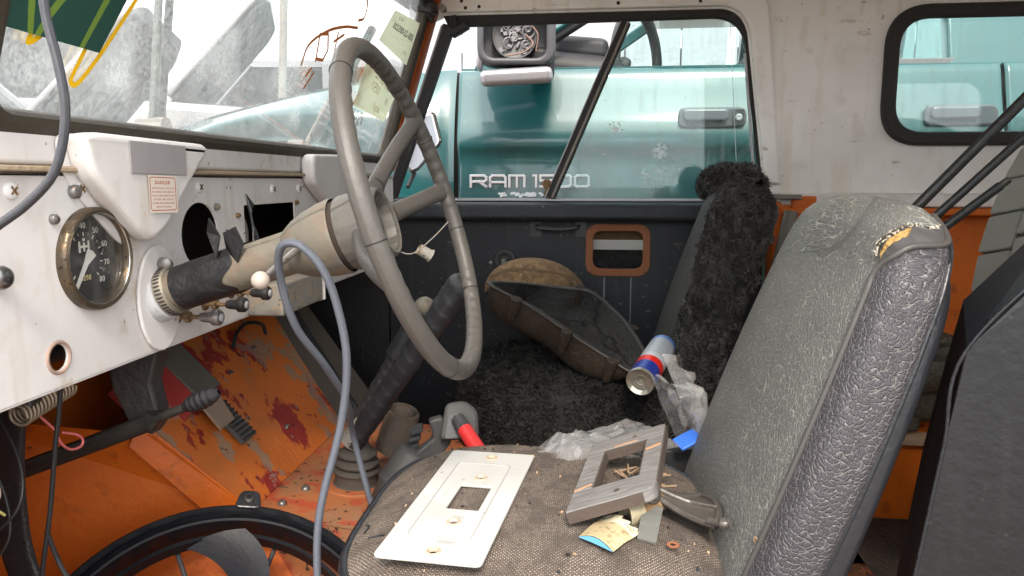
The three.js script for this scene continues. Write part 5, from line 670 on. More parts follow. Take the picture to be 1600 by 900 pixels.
{ // crumpled clear bags: thin film with sharp creases
  const film = (P, sx, sz, lift, seed) => sheet((u, v) => { const cr = worley(u + 0.1 * fbm(u, v, 4, 2, seed), v, 4, seed), c2 = worley(u, v + 0.1 * fbm(u, v, 4, 2, seed + 2), 8, seed + 3); const edge = Math.pow(Math.min(1, 6 * Math.min(u, 1 - u, v, 1 - v)), 0.6); const h = 0.45 * (0.9 - cr[0]) + 0.12 * (0.8 - c2[0]) + 0.9 * fbm(u, v, 3, 2, seed + 4) - 0.2; const wob = 0.12 * (fbm(u, v, 5, 2, seed + 9) - 0.5); return P((u - 0.5 + wob) * sx, h * lift * edge, (v - 0.5 + wob) * sz, u, v); }, 70, 70);
  const fx = (cx, cy, cz, ry, rz, rx = 0) => { const e = new THREE.Euler(rx, ry, rz); return (x, y, z) => V(x, y, z).applyEuler(e).add(V(cx, cy, cz)); };
  const b1 = thing('plastic_bag', 'crumpled clear plastic bag spread on the cushion behind the wooden frame', 'plastic bag', [0.01, 0.83, -1.0], 'clear plastic bags');
  wpart('film', film(fx(0.02, 0.832, -0.995, 0.5, 0.08), 0.17, 0.10, 0.032, 5), plasticM, b1); wpart('fold', film(fx(-0.02, 0.831, -0.98, 0.9, 0.1), 0.10, 0.07, 0.022, 15), plasticM, b1);
  const b2 = thing('plastic_bag', 'upright clear plastic wrapping between the wooden frame and the cracked seat back', 'plastic bag', [0.14, 0.82, -1.07], 'clear plastic bags');
  wpart('film', film(fx(0.142, 0.868, -1.07, 0.2, -1.15, 0.5), 0.15, 0.09, 0.05, 25), plasticM, b2); wpart('fold', film(fx(0.132, 0.862, -1.06, 0.7, -1.1, 0.1), 0.13, 0.08, 0.04, 33), plasticM, b2);
  const bl = part('blue_wrapper', boxR(0.036, 0.005, 0.03, [0.14, 0.828, -1.052], [0.2, 0.4, 0.35], 0.002), std({ lin: [0.03, 0.14, 0.6], roughness: 0.4 })); tag(bl, 'bright blue wrapper edge under the upright plastic wrapping', 'wrapper');
}
{ // white faceplate
  const t = thing('radio_faceplate', 'white metal radio faceplate with a rectangular slot lying on the woven cushion', 'faceplate', [-0.1425, 0.838, -0.79]);
  const a = Math.atan2(-0.029, -0.273); // long axis in plan
  t.rotation.set(R(1.5), -0.107, R(1)); t.rotation.order = 'YXZ';
  const s = rpoly(rect(-0.0555, -0.1375, 0.0555, 0.1375), 0.008);
  s.holes.push(hole(rpoly(rect(-0.014, -0.028, 0.023, 0.034), 0.001)), circ(0.002, 0.118, 0.005), circ(0.002, -0.120, 0.005), circ(0.004, 0.056, 0.0045), circ(0.004, -0.058, 0.0045));
  part('plate', ext(s, 0.0035, 0.0012).rotateX(-PI / 2).translate(0, 0, 0), std({ map: T.top, color: 0xc0c1c2, roughness: 0.65, bumpMap: T.fine, bumpScale: 0.0003 }), t);
  const fr = rpoly(rect(-0.037, -0.095, 0.033, 0.098), 0.008); fr.holes.push(hole(rpoly(rect(-0.0355, -0.0935, 0.0315, 0.0965), 0.007)));
  part('embossed_line', ext(fr, 0.0012, 0.0003).rotateX(-PI / 2).translate(0, 0.0032, 0), std({ lin: [0.34, 0.33, 0.32], roughness: 0.5 }), t);
  for (const [x, z] of [[0.002, 0.118], [0.002, -0.120], [0.004, 0.056], [0.004, -0.058]]) part('hole_rim', laty([[0.0034, 0.0085], [0.0046, 0.007], [0.0046, 0.0055], [0.0005, 0.0047]], 24).translate(x, 0, -z), std({ lin: [0.42, 0.33, 0.24], roughness: 0.6 }), t);
}
{ // wooden frame resting on scrap, knocked out of square
  const t = thing('wooden_frame', 'small weathered wooden frame tilted over scrap metal on the woven cushion', 'frame', [-0.022, 0.842, -0.735]);
  const a = V(-0.022, 0.842, -0.735), X = V(0.093, 0.027, -0.012), Z = V(0.028, 0.008, -0.188), w = 0.1, l = 0.19;
  const N = X.clone().cross(Z).normalize(), m = new THREE.Matrix4().makeBasis(X.clone().divideScalar(w), Z.clone().divideScalar(l), N);
  const K = (g) => { const c = g.clone().applyMatrix4(m); c.computeVertexNormals(); return c; };
  const rail = (x0, y0, x1, y1, r = 0.003) => part('rail', K(ext(rpoly(rect(x0, y0, x1, y1), r), 0.014, 0.0012)), M.wood, t);
  rail(0, 0, w, 0.046, [0.003, 0.012, 0.003, 0.003]); rail(0, l - 0.036, w, l); rail(0, 0.0465, 0.022, l - 0.0365); rail(w - 0.022, 0.0465, w, l - 0.0365);
  part('rough_edge', K(merge(box(w - 0.016, 0.002, 0.0125, w / 2 - 0.006, -0.0006, 0.0064, 0.0004), box(0.002, l - 0.026, 0.0125, w + 0.0006, l / 2 + 0.008, 0.0064, 0.0004), box(w - 0.046, 0.002, 0.0125, w / 2, l - 0.0372, 0.0064, 0.0004), box(0.002, l - 0.086, 0.0125, 0.0228, l / 2 + 0.004, 0.0064, 0.0004), box(0.002, l - 0.086, 0.0125, w - 0.0228, l / 2 + 0.004, 0.0064, 0.0004))), M.woodEdge, t);
  part('split', K(merge(boxR(0.021, 0.004, 0.001, [0.011, 0.052, 0.0142], [0, 0, 0.3], 0.0003), boxR(0.02, 0.006, 0.001, [w - 0.011, l - 0.07, 0.0142], [0, 0, 0.35], 0.0003), boxR(0.03, 0.003, 0.001, [0.05, l - 0.034, 0.0142], [0, 0, 0.05], 0.0003))), std({ lin: [0.4, 0.22, 0.12], roughness: 0.9 }), t);
  part('screw_hole', K(merge(lat([[0.0142, 0.0035], [0.0148, 0.003], [0.0144, 0]], 14).translate(0.055, 0.02, 0), lat([[0.0142, 0.003], [0.0148, 0.002], [0.0144, 0]], 14).translate(0.06, l - 0.018, 0))), std({ lin: [0.06, 0.04, 0.03], roughness: 0.9 }), t);
}
{ // cast metal bracket
  const t = thing('latch_casting', 'dark fan-shaped metal casting with a knob sticking out under the wooden frame', 'car part', [0.08, 0.835, -0.80]);
  const W = (n, g, m, p = t) => wpart(n, g, m, p);
  const fanS = (u, v) => { const a = mix(-0.52, 0.42, u), r = mix(0.02, 0.085, v); return V(0.055 + Math.cos(a) * r, 0.856 - 0.018 * v + 0.006 * Math.sin(PI * u) - 0.004 * Math.sin(PI * v), -0.79 + Math.sin(a) * r + 0.0 * v); };
  const cast = std({ lin: [0.15, 0.135, 0.12], roughness: 0.38, metalness: 0.7, bumpMap: T.fine, bumpScale: 0.0006, side: THREE.DoubleSide });
  W('web', [sheet(fanS, 24, 20, (u, v) => [u * 0.06, v * 0.08])], cast);
  const e = (u0, v0, u1, v1) => tube([0, 0.25, 0.5, 0.75, 1].map((k) => fanS(mix(u0, u1, k), mix(v0, v1, k)).add(V(0, 0.001, 0))), 0.004, 30, false, 8);
  W('raised_rim', [e(0, 0, 0, 1), e(1, 0, 1, 1), e(0, 1, 1, 1), e(0.55, 0, 0.6, 1)], cast);
  W('post', [rod([0.045, 0.836, -0.80], [0.062, 0.868, -0.795], 0.013, 0.011), U(new THREE.SphereGeometry(0.011, 16, 12).translate(0.066, 0.862, -0.775))], cast);
  W('knob', [rod([0.124, 0.848, -0.748], [0.136, 0.851, -0.738], 0.004), U(new THREE.SphereGeometry(0.0065, 14, 10).translate(0.138, 0.8515, -0.736))], cast);
  const t2 = thing('metal_strip', 'short grey metal strip leaning out below the dark casting', 'metal strip', [0.06, 0.832, -0.74]);
  wpart('strip', [slab([[0.058, 0.853, -0.775], [0.049, 0.835, -0.727], [0.068, 0.833, -0.722], [0.079, 0.850, -0.77]], 0.003)], std({ lin: [0.2, 0.2, 0.185], roughness: 0.5, metalness: 0.5, bumpMap: T.fine, bumpScale: 0.0008 }), t2);
  const t3 = thing('lamp_socket', 'round yellowed lamp socket with rust under the wooden frame', 'car part', [0.04, 0.84, -0.78]);
  wpart('cup', [xf(lat([[0, 0.016], [0.018, 0.0175], [0.02, 0.015], [0.006, 0.012], [0.006, 0]], 26), [0.052, 0.846, -0.775], [0.2, -1.0, 0])], std({ lin: [0.3, 0.26, 0.17], roughness: 0.6, bumpMap: T.fine, bumpScale: 0.001 }), t3);
  wpart('shell', [xf(lat([[-0.03, 0.012], [0.0, 0.016]], 24), [0.052, 0.846, -0.775], [0.2, -1.0, 0])], M.rust, t3);
  wpart('lead', tube([[0.03, 0.842, -0.77], [0.015, 0.835, -0.76], [0.005, 0.834, -0.772], [0.0, 0.836, -0.79]], 0.0015, 24, false, 6), M.blackPlain, t3);
  const q = rng(8), bits = []; for (let i = 0; i < 26; i++) bits.push(U(xf(new THREE.CylinderGeometry(0.0012, 0.0012, 0.02 + q() * 0.02, 6), [0.035 + q() * 0.05, 0.838 + q() * 0.01, -0.90 + q() * 0.06], [0, q() * 3, PI / 2 + (q() - 0.5) * 0.3])));
  const db = part('debris', bits, M.plank); tag(db, 'dry straw and twig bits seen through the wooden frame opening', 'debris', null, 'stuff');
}
{ // torn packet
  const t = thing('paper_packet', 'torn tan paper packet with a blue edge lying on the woven cushion', 'packet', [0.02, 0.836, -0.73]);
  const pt = canvasTex(256, 256, (g) => { g.fillStyle = '#b3a17c'; g.fillRect(0, 0, 256, 256); g.fillStyle = '#c7bda2'; g.fillRect(0, 0, 256, 70); g.fillStyle = '#6d5f45'; g.font = '9px sans-serif'; for (let i = 0; i < 16; i++) g.fillText('see directions printed on the reverse of this packet', 6, 90 + i * 10); g.fillStyle = 'rgba(90,74,48,0.35)'; const r = rng(4); for (let i = 0; i < 40; i++) g.fillRect(r() * 256, r() * 256, 6 + r() * 30, 4 + r() * 12); });
  const c = [V(-0.011, 0.838, -0.718), V(0.024, 0.837, -0.692), V(0.053, 0.839, -0.735), V(0.016, 0.84, -0.768)];
  const pf = (h) => (u, v) => { const p = c[0].clone().lerp(c[1], u), q = c[3].clone().lerp(c[2], u); const r = p.lerp(q, v); r.y += h * Math.sin(PI * u) * (1 - 0.3 * v) + 0.002 * Math.sin(u * 7 + v * 5) * v; if (v > 0.9) { r.x += 0.003 * Math.sin(u * 31); } return r; };
  wpart('front', sheet(pf(0.007), 24, 20, (u, v) => [u, v]), std({ map: pt, roughness: 0.8, side: THREE.DoubleSide }), t);
  wpart('back', sheet(pf(0.0005), 24, 20), std({ lin: [0.5, 0.46, 0.36], roughness: 0.8, side: THREE.DoubleSide }), t);
  wpart('blue_strip', sheet((u, v) => { const p = pf(mix(0.0006, 0.0072, v))(u, 0); return p.add(V(-0.0006, 0, 0.0014)); }, 24, 3), std({ lin: [0.12, 0.36, 0.6], roughness: 0.6, side: THREE.DoubleSide }), t);
  const w = part('rusty_washer', U(xf(new THREE.TorusGeometry(0.0048, 0.0022, 8, 20), [0.085, 0.832, -0.722], [PI / 2, 0, 0], [1, 1, 0.6])), M.rustOrange); tag(w, 'small rusty washer on the woven cushion near the seat back', 'washer');
}

// ---------- cargo bay, behind the seats ----------
{
  const gb = thing('gearbox', 'greasy cast gearbox part on the cargo bay wheel housing behind the driver seat', 'car part', [0.62, 0.64, -1.78]);
  const W = (n, g, m, p = gb) => wpart(n, g, m, p);
  const grease = std({ lin: [0.075, 0.068, 0.045], roughness: 0.65, bumpMap: T.fine, bumpScale: 0.004 });
  W('case', [boxR(0.30, 0.20, 0.16, [0.70, 0.745, -1.78], [0, 0.2, 0.06], 0.035), rod([0.52, 0.76, -1.70], [0.86, 0.77, -1.76], 0.065, 0.05, 24), boxR(0.13, 0.02, 0.15, [0.60, 0.86, -1.74], [0, 0.2, -0.25], 0.006)], grease);
  W('flange', [rod([0.595, 0.70, -1.665], [0.595, 0.70, -1.645], 0.03, 0.03, 20), rod([0.595, 0.70, -1.66], [0.595, 0.70, -1.63], 0.016)], grease);
  W('cap', [rod([0.70, 0.88, -1.74], [0.70, 0.94, -1.74], 0.035, 0.038, 24), boxR(0.1, 0.08, 0.1, [0.64, 0.885, -1.70], [0.1, 0.3, 0.1], 0.01)], std({ lin: [0.12, 0.085, 0.06], roughness: 0.75, bumpMap: T.fine, bumpScale: 0.003 }));
  W('mounting_foot', [boxR(0.1, 0.03, 0.06, [0.67, 0.665, -1.68], [0, 0.1, 0.05], 0.008)], grease);
}
{
  const ty = thing('spare_tyre', 'dusty bare tyre with block tread standing in the cargo bay at the right edge', 'tyre', [0.975, 1.01, -1.30]);
  ty.rotation.set(0, R(28.6), 0);
  ty.rotation.order = 'YXZ'; ty.rotation.z = 0;
  const RO = 0.40, HW = 0.115;
  const rub = std({ lin: [0.19, 0.195, 0.17], roughness: 0.85, bumpMap: T.fine, bumpScale: 0.001 });
  part('carcass', lat([[-0.07, 0.2], [-0.095, 0.24], [-0.118, 0.30], [-0.112, 0.36], [-0.098, RO - 0.02], [-0.06, RO - 0.011], [0, RO - 0.009], [0.06, RO - 0.011], [0.098, RO - 0.02], [0.112, 0.36], [0.118, 0.30], [0.095, 0.24], [0.07, 0.2]], 96), std({ lin: [0.05, 0.052, 0.047], roughness: 0.9 }), ty);
  const base = (w, l) => new THREE.ExtrudeGeometry(rpoly([[-w / 2, -l / 2], [w / 2, -l / 2 + 0.012], [w / 2, l / 2 + 0.012], [-w / 2, l / 2]], 0.004), { depth: 0.013, bevelEnabled: true, bevelSize: 0.002, bevelThickness: 0.002, bevelSegments: 1 });
  const blocks = [U(base(0.046, 0.054)), U(base(0.044, 0.053))];
  const N = 40;
  for (let i = 0; i < N; i++) for (let r = 0; r < 4; r++) { const a = (i + (r % 2) * 0.5) / N * PI * 2, z = (r - 1.5) * 0.052, o = r === 0 || r === 3; const m = new THREE.Mesh(blocks[o ? 0 : 1], rub); m.name = 'tread_block'; m.castShadow = m.receiveShadow = true; const q1 = new THREE.Matrix4().makeBasis(V(0, 0, -1), V(-Math.sin(a), Math.cos(a), 0), V(Math.cos(a), Math.sin(a), 0)); m.quaternion.setFromRotationMatrix(q1); m.position.set(Math.cos(a) * (RO - 0.018 - (o ? 0.006 : 0)), Math.sin(a) * (RO - 0.018 - (o ? 0.006 : 0)), z); ty.add(m); }
}
{ // steel rods leaning across the cargo bay
  const rods = [[[0.423, 1.183, -1.0], [0.585, 1.368, -1.0], 0.0068, 'thickest and topmost of three dark rods leaning behind the driver seat'], [[0.454, 1.177, -1.0], [0.60, 1.327, -1.0], 0.0055, 'middle dark rod of three leaning behind the driver seat'], [[0.47, 1.163, -1.0], [0.508, 1.195, -1.0], 0.0058, 'short lowest dark rod with stepped tip behind the driver seat']];
  rods.forEach(([a, b, r, l], i) => { const t = thing('steel_rod', l, 'rod', a, 'dark rods behind the driver seat'); const A = V(...a), B = V(...b), low = A.clone().add(A.clone().sub(B).normalize().multiplyScalar(0.35)); wpart('shaft', rod(low.toArray(), b, r), std({ lin: [0.022, 0.023, 0.022], roughness: 0.45, metalness: 0.3, bumpMap: T.fine, bumpScale: 0.001 }), t); if (i === 2) wpart('tip', rod(b, B.clone().add(B.clone().sub(A).normalize().multiplyScalar(0.012)).toArray(), 0.0045), M.darkSteel, t); });
}
{ // dark panel standing behind the driver seat
  const t = thing('black_panel', 'dark grey body panel with folded edge standing behind the driver seat at right', 'panel', [0.33, 0.47, -0.76]);
  const W = (n, g, m) => wpart(n, g, m, t);
  const pm = std({ map: T.panel, color: 0x808288, roughness: 0.42, bumpMap: T.fine, bumpScale: 0.0005 });
  W('sheet', slab([[0.341, 1.049, -0.70], [0.328, 0.954, -0.70], [0.312, 0.825, -0.70], [0.285, 0.60, -0.70], [0.60, 0.60, -0.60], [0.60, 1.36, -0.62], [0.43, 1.17, -0.675]], 0.006), pm);
  W('folded_edge', [slab([[0.3407, 1.050, -0.7015], [0.357, 1.085, -0.75], [0.345, 1.02, -0.75], [0.332, 0.94, -0.75], [0.316, 0.80, -0.75], [0.295, 0.60, -0.75], [0.2847, 0.60, -0.7015]], 0.004)], std({ map: T.panel, color: 0xc8a090, roughness: 0.5, bumpMap: T.fine, bumpScale: 0.0008 }));
  W('top_flange', [slab([[0.3407, 1.0505, -0.7015], [0.43, 1.1715, -0.6765], [0.455, 1.195, -0.75], [0.357, 1.086, -0.75]], 0.005)], pm);
  W('rolled_bead', tube([[0.283, 0.60, -0.700], [0.311, 0.825, -0.699], [0.327, 0.954, -0.699], [0.340, 1.049, -0.699], [0.43, 1.171, -0.674]], 0.0018, 60, false, 8), M.blackGloss);
}

// ---------- teal pickup parked alongside ----------
const truck = thing('pickup_truck', 'teal four-door pickup parked close alongside the passenger door', 'pickup truck', [0.2, 0.3, -3.3]);
{
  const W = (n, g, m, p = truck, l) => wpart(n, g, m, p, l);
  const ZS = -2.45;
  // door skin section: [y, inward offset]
  const sec = [[1.572, 0.085], [1.566, 0.066], [1.55, 0.056], [1.52, 0.047], [1.47, 0.034], [1.42, 0.02], [1.38, 0.008], [1.345, 0.0], [1.315, 0.001], [1.29, 0.010], [1.26, 0.014], [1.20, 0.012], [1.12, 0.010], [1.0, 0.016], [0.9, 0.03], [0.8, 0.055], [0.72, 0.09]].map(([y, o]) => V(0, y, -o));
  const sc = new THREE.CatmullRomCurve3(sec);
  const skin = (x0, x1, top) => { const g = sheet((u, v) => { const p = sc.getPoint(v); const e = Math.min(u, 1 - u) * (x1 - x0); const r = 0.006 * Math.max(0, 1 - e / 0.006); return V(mix(x0, x1, u), p.y, ZS + p.z - r); }, Math.ceil((x1 - x0) / 0.006), 60, (u, v) => [mix(x0, x1, u), v * 0.9]); return g; };
  const fd = W('front_door', [skin(-0.458, 0.715), box(1.17, 0.83, 0.01, 0.13, 1.13, ZS - 0.14, 0.003)], M.teal);
  W('belt_molding', box(1.17, 0.012, 0.012, 0.13, 1.572, ZS - 0.094, 0.003), std({ lin: [0.01, 0.07, 0.07], roughness: 0.75 }), fd);
  const rd = W('rear_door', [skin(0.724, 1.245), box(0.52, 0.83, 0.01, 0.985, 1.13, ZS - 0.14, 0.003)], M.teal);
  W('rear_quarter', [skin(1.256, 3.2)], M.teal);
  W('door_gap', [box(0.08, 0.86, 0.02, -0.48, 1.14, ZS - 0.115), box(0.05, 0.86, 0.02, 0.73, 1.14, ZS - 0.115), box(0.06, 0.86, 0.02, 1.27, 1.14, ZS - 0.115)], M.blackPlain);
  // handles
  const handle = (x0, x1, p) => { const w = x1 - x0, h = 0.062; const s = rpoly(rect(0, 0, w, h), [0.018, 0.03, 0.03, 0.018].map((q) => q * 1)); const t = W('door_handle', ext(s, 0.018, 0.007, { bevelSegments: 4 }).translate(x0, 1.372, ZS - 0.012), std({ lin: [0.10, 0.10, 0.115], roughness: 0.4, bumpMap: T.fine, bumpScale: 0.0003 }), p); return t; };
  const hs = std({ lin: [0.12, 0.12, 0.135], roughness: 0.35 });
  for (const [x, p] of [[0.262, fd], [1.008, rd]]) { handle(x, x + 0.212, p); W('handle_grip', ext(rpoly(rect(x + 0.012, 1.392, x + 0.155, 1.428), 0.016), 0.016, 0.006).translate(0, 0, ZS + 0.002), hs, p); W('handle_recess', box(0.125, 0.012, 0.006, x + 0.085, 1.384, ZS + 0.004, 0.002), M.blackPlain, p); }
  W('lock_cylinder', [xf(lat([[0, 0.011], [0.004, 0.011], [0.005, 0.006], [0.003, 0]], 20), [0.448, 1.402, ZS + 0.005])], M.silver, fd);
  W('keyhole_bezel', box(0.038, 0.052, 0.004, 0.446, 1.402, ZS + 0.005, 0.002), M.blackPlain, fd);
  // emblem letters
  const chromeL = std({ lin: [0.62, 0.62, 0.63], roughness: 0.35, metalness: 0.7 });
  const SEG = { R: [[[0, 0], [0, 1], [0.85, 1], [1, 0.85], [1, 0.6], [0.85, 0.45], [0.15, 0.45]], [[0.55, 0.45], [1, 0]]], A: [[[0, 0], [0, 0.8], [0.15, 1], [0.85, 1], [1, 0.8], [1, 0]], [[0, 0.4], [1, 0.4]]], M: [[[0, 0], [0, 1], [0.9, 1], [1, 0.9], [1, 0]], [[0.5, 1], [0.5, 0]]], 1: [[[0.3, 1], [0.6, 1], [0.6, 0]]], 5: [[[1, 1], [0, 1], [0, 0.55], [0.85, 0.55], [1, 0.45], [1, 0.1], [0.85, 0], [0, 0]]], 0: [[[0.15, 0], [0, 0.15], [0, 0.85], [0.15, 1], [0.85, 1], [1, 0.85], [1, 0.15], [0.85, 0], [0.15, 0]]] };
  const letter = (ch, x, w) => { const g = []; for (const line of SEG[ch]) for (let i = 0; i + 1 < line.length; i++) { const a = line[i], b = line[i + 1], dx = (b[0] - a[0]) * w, dy = (b[1] - a[1]) * 0.036, l = Math.hypot(dx, dy); g.push(boxR(l + 0.0085, 0.0085, 0.008 + 0.0002 * i, [x + (a[0] + b[0]) / 2 * w, 1.184 + (a[1] + b[1]) / 2 * 0.036, ZS - 0.008], [0, 0, Math.atan2(dy, dx)], 0.002)); } W('emblem_letter', g, chromeL, fd); };
  [['R', -0.413, 0.052], ['A', -0.348, 0.052], ['M', -0.283, 0.05], ['1', -0.212, 0.03], ['5', -0.18, 0.042], ['0', -0.122, 0.042], ['0', -0.066, 0.045]].forEach((a) => letter(...a));
  { const q = rng(21), a = []; for (let i = 0; i < 46; i++) { const x = -0.33 + q() * 0.18; a.push(boxR(0.004 + q() * 0.012, 0.002 + q() * 0.006, 0.0006, [x, 1.158 + (q() - 0.5) * 0.012, ZS - 0.0095 + i * 0.00001], [0, 0, q() - 0.5], 0.0002)); } W('scrape', a, std({ lin: [0.6, 0.66, 0.68], roughness: 0.8 }), fd); }
  // fender and hood ahead of the door
  const crest = (x) => 1.575 - 0.02 * sstep(-0.47, -0.75, x) - 0.20 * Math.pow(clamp((-0.6 - x) / 1.0), 1.5);
  W('front_fender', [sheet((u, v) => { const x = mix(-0.47, -1.72, u), top = crest(x), flare = 0.05 * sstep(-0.55, -0.95, x) * sstep(0.0, 0.5, v); const yb = v < 0.72 ? 0 : 0; const arch = 0.62 * Math.sqrt(Math.max(0, 1 - Math.pow((x + 1.1) / 0.6, 2))); const bot = 0.72 + arch; const y = mix(top, bot, v); const inn = 0.09 * Math.pow(1 - clamp(v * 2.2), 2); return V(x, y, ZS - inn + flare * Math.sin(PI * clamp(v * 1.1))); }, 80, 40, (u, v) => [u, v])], M.teal);
  W('wheel_arch_liner', [box(1.05, 0.5, 0.02, -1.1, 1.0, ZS - 0.16, 0.004)], M.blackPlain);
  W('front_spring', tube(Array.from({ length: 90 }, (_, i) => V(-0.66 + Math.cos(i * 0.42) * 0.05, 0.86 + i * 0.0042, ZS - 0.09 + Math.sin(i * 0.42) * 0.05)), 0.008, 360, false, 8), M.rust);
  W('hood', [sheet((u, v) => { const x = mix(-0.62, -1.74, u); const z = mix(ZS - 0.09, ZS - 1.75, v); return V(x, crest(x) + 0.006 + 0.07 * Math.sin(PI * v), z); }, 30, 30, (u, v) => [u, v])], M.teal);
  // cab: pillars, roof, far side, seats
  const pil = (a, b, w, d, m, n) => { const A = V(...a), B = V(...b), l = A.distanceTo(B); const g = new RoundedBoxGeometry(w, l, d, 2, 0.01); g.applyQuaternion(new THREE.Quaternion().setFromUnitVectors(V(0, 1, 0), B.clone().sub(A).normalize())); g.translate((A.x + B.x) / 2, (A.y + B.y) / 2, (A.z + B.z) / 2); return W(n, U(g), m); };
  pil([-0.40, 1.56, ZS - 0.10], [0.28, 2.0, ZS - 0.22], 0.055, 0.05, M.teal, 'windshield_pillar');
  pil([-0.345, 1.56, ZS - 0.13], [0.33, 1.99, ZS - 0.25], 0.03, 0.05, M.blackPlain, 'pillar_trim');
  pil([-0.40, 1.56, ZS - 1.62], [0.28, 2.0, ZS - 1.50], 0.055, 0.05, M.teal, 'windshield_pillar');
  pil([0.70, 1.55, ZS - 0.10], [0.72, 2.0, ZS - 0.22], 0.07, 0.05, M.teal, 'door_pillar');
  pil([1.30, 1.55, ZS - 0.10], [1.30, 2.0, ZS - 0.22], 0.40, 0.05, M.teal, 'rear_pillar');
  pil([0.74, 1.55, ZS - 1.62], [0.76, 2.0, ZS - 1.5], 0.07, 0.05, M.teal, 'door_pillar');
  pil([1.40, 1.55, ZS - 1.62], [1.40, 2.0, ZS - 1.5], 0.22, 0.05, M.teal, 'rear_pillar');
  W('roof', box(1.35, 0.06, 1.45, 0.9, 2.01, ZS - 0.86, 0.03), M.teal);
  W('far_doors', box(1.95, 0.80, 0.1, 0.52, 1.16, ZS - 1.68, 0.02), M.teal);
  W('rear_wall', box(0.05, 0.9, 1.5, 1.5, 1.12, ZS - 0.86, 0.02), M.teal);
  W('rear_window', box(0.006, 0.4, 1.4, 1.5, 1.77, ZS - 0.86, 0.002), M.greenGlass);
  W('door_window', slab([[0.76, 1.575, ZS - 0.095], [1.12, 1.575, ZS - 0.095], [1.12, 1.96, ZS - 0.2], [0.76, 1.96, ZS - 0.2]], 0.004), M.greenGlass, rd);
  W('window_molding', [box(0.36, 0.018, 0.012, 0.94, 1.578, ZS - 0.088, 0.003)], std({ lin: [0.2, 0.17, 0.18], roughness: 0.5 }), rd);
  W('interior_dash', [boxR(0.40, 0.26, 1.4, [-0.14, 1.53, ZS - 0.9], [0, 0, -0.12], 0.06), boxR(0.2, 0.08, 0.36, [-0.06, 1.67, ZS - 0.42], [0, 0, -0.1], 0.03)], M.blackPlain);
  W('bench_seat', [boxR(0.16, 0.62, 1.3, [0.62, 1.42, ZS - 0.86], [0, 0, -0.2], 0.06)], std({ lin: [0.12, 0.12, 0.125], roughness: 0.85 }));
  const sw = W('wheel_rim', U(xf(new THREE.TorusGeometry(0.185, 0.02, 12, 48), [0.15, 1.64, ZS - 0.45], [0, R(62), 0]).applyMatrix4(new THREE.Matrix4().identity())), M.darkPlastic);
  W('wheel_hub', [boxR(0.05, 0.1, 0.14, [0.09, 1.61, ZS - 0.45], [0, 0, -0.4], 0.02), rod([-0.1, 1.54, ZS - 0.45], [0.1, 1.62, ZS - 0.45], 0.03), rod([0.1, 1.62, ZS - 0.62], [0.1, 1.62, ZS - 0.28], 0.012)], M.greyPlastic);
  // door mirror with its glass missing
  const mh = std({ lin: [0.055, 0.055, 0.062], roughness: 0.45, bumpMap: T.fine, bumpScale: 0.0005 });
  const mr = new THREE.Group(); mr.name = 'side_mirror'; mr.position.set(-0.245 - truck.position.x, 1.625 - truck.position.y, ZS + 0.14 - truck.position.z); mr.rotation.y = 0.12; truck.add(mr);
  const ms = rpoly(rect(-0.118, -0.075, 0.118, 0.105), 0.052); ms.holes.push(hole(rpoly(rect(-0.098, -0.056, 0.09, 0.086), 0.036)));
  part('housing_rim', ext(ms, 0.09, 0.008, { bevelSegments: 3 }).translate(0, 0, -0.05), mh, mr);
  part('housing_back', ext(rpoly(rect(-0.11, -0.07, 0.11, 0.1), 0.04), 0.01, 0.003).translate(0, 0, -0.055), mh, mr);
  part('side_shell', [xf(ext(rpoly(rect(-0.078, -0.07, 0.1, 0.1), 0.04), 0.02, 0.008), [-0.123, -0.01, -0.05], [0, PI / 2, 0], [0.55, 1, 1])], std({ lin: [0.45, 0.45, 0.47], roughness: 0.3, metalness: 0.3 }), mr);
  part('cap', boxR(0.22, 0.05, 0.11, [0.0, -0.105, -0.005], [0.15, 0, 0.06], 0.02), std({ lin: [0.35, 0.34, 0.36], roughness: 0.3, metalness: 0.4 }), mr);
  const dk = std({ lin: [0.1, 0.098, 0.1], roughness: 0.5, metalness: 0.3 });
  part('adjuster_disc', [lat([[-0.04, 0.07], [-0.012, 0.07], [-0.01, 0.064], [-0.024, 0.06], [-0.024, 0]], 40).translate(-0.005, 0.015, 0)], dk, mr);
  const mech = []; const q = rng(31); for (let i = 0; i < 14; i++) mech.push(U(xf(new THREE.TorusGeometry(0.006 + q() * 0.014, 0.0028, 6, 18), [-0.05 + q() * 0.09, -0.03 + q() * 0.09, -0.018 + q() * 0.01], [q() * 0.4, q() * 0.4, 0]))); for (let i = 0; i < 14; i++) mech.push(boxR(0.006 + q() * 0.016, 0.006 + q() * 0.02, 0.012, [-0.05 + q() * 0.09, -0.03 + q() * 0.09, -0.018], [0, 0, q() * 3], 0.001));
  part('mechanism', mech, std({ lin: [0.24, 0.23, 0.24], roughness: 0.4, metalness: 0.4 }), mr);
  part('wire', [tube([[0.03, 0.02, -0.01], [0.05, -0.01, 0.005], [0.02, -0.035, 0.006], [-0.03, -0.045, 0.0]], 0.0025, 30, false, 6), tube([[0.04, 0.05, -0.01], [0.065, 0.02, 0.0], [0.06, -0.03, 0.0]], 0.002, 24, false, 6)], std({ lin: [0.25, 0.15, 0.12], roughness: 0.5 }), mr);
  part('mirror_foot', [boxR(0.08, 0.1, 0.14, [0.08, -0.06, -0.1], [0, 0, 0], 0.02)], M.blackPlain, mr);
  // wheels
  for (const x of [-1.12, 2.45]) { const w = W('wheel', U(xf(lat([[-0.11, 0.2], [-0.12, 0.34], [-0.09, 0.37], [0.09, 0.37], [0.12, 0.34], [0.11, 0.2], [0.06, 0.18], [0.05, 0]], 48), [x, 0.66, ZS - 0.22])), M.rubber); }
  W('chassis', box(4.6, 0.2, 1.2, 0.9, 0.62, ZS - 0.9, 0.02), M.blackPlain);
}

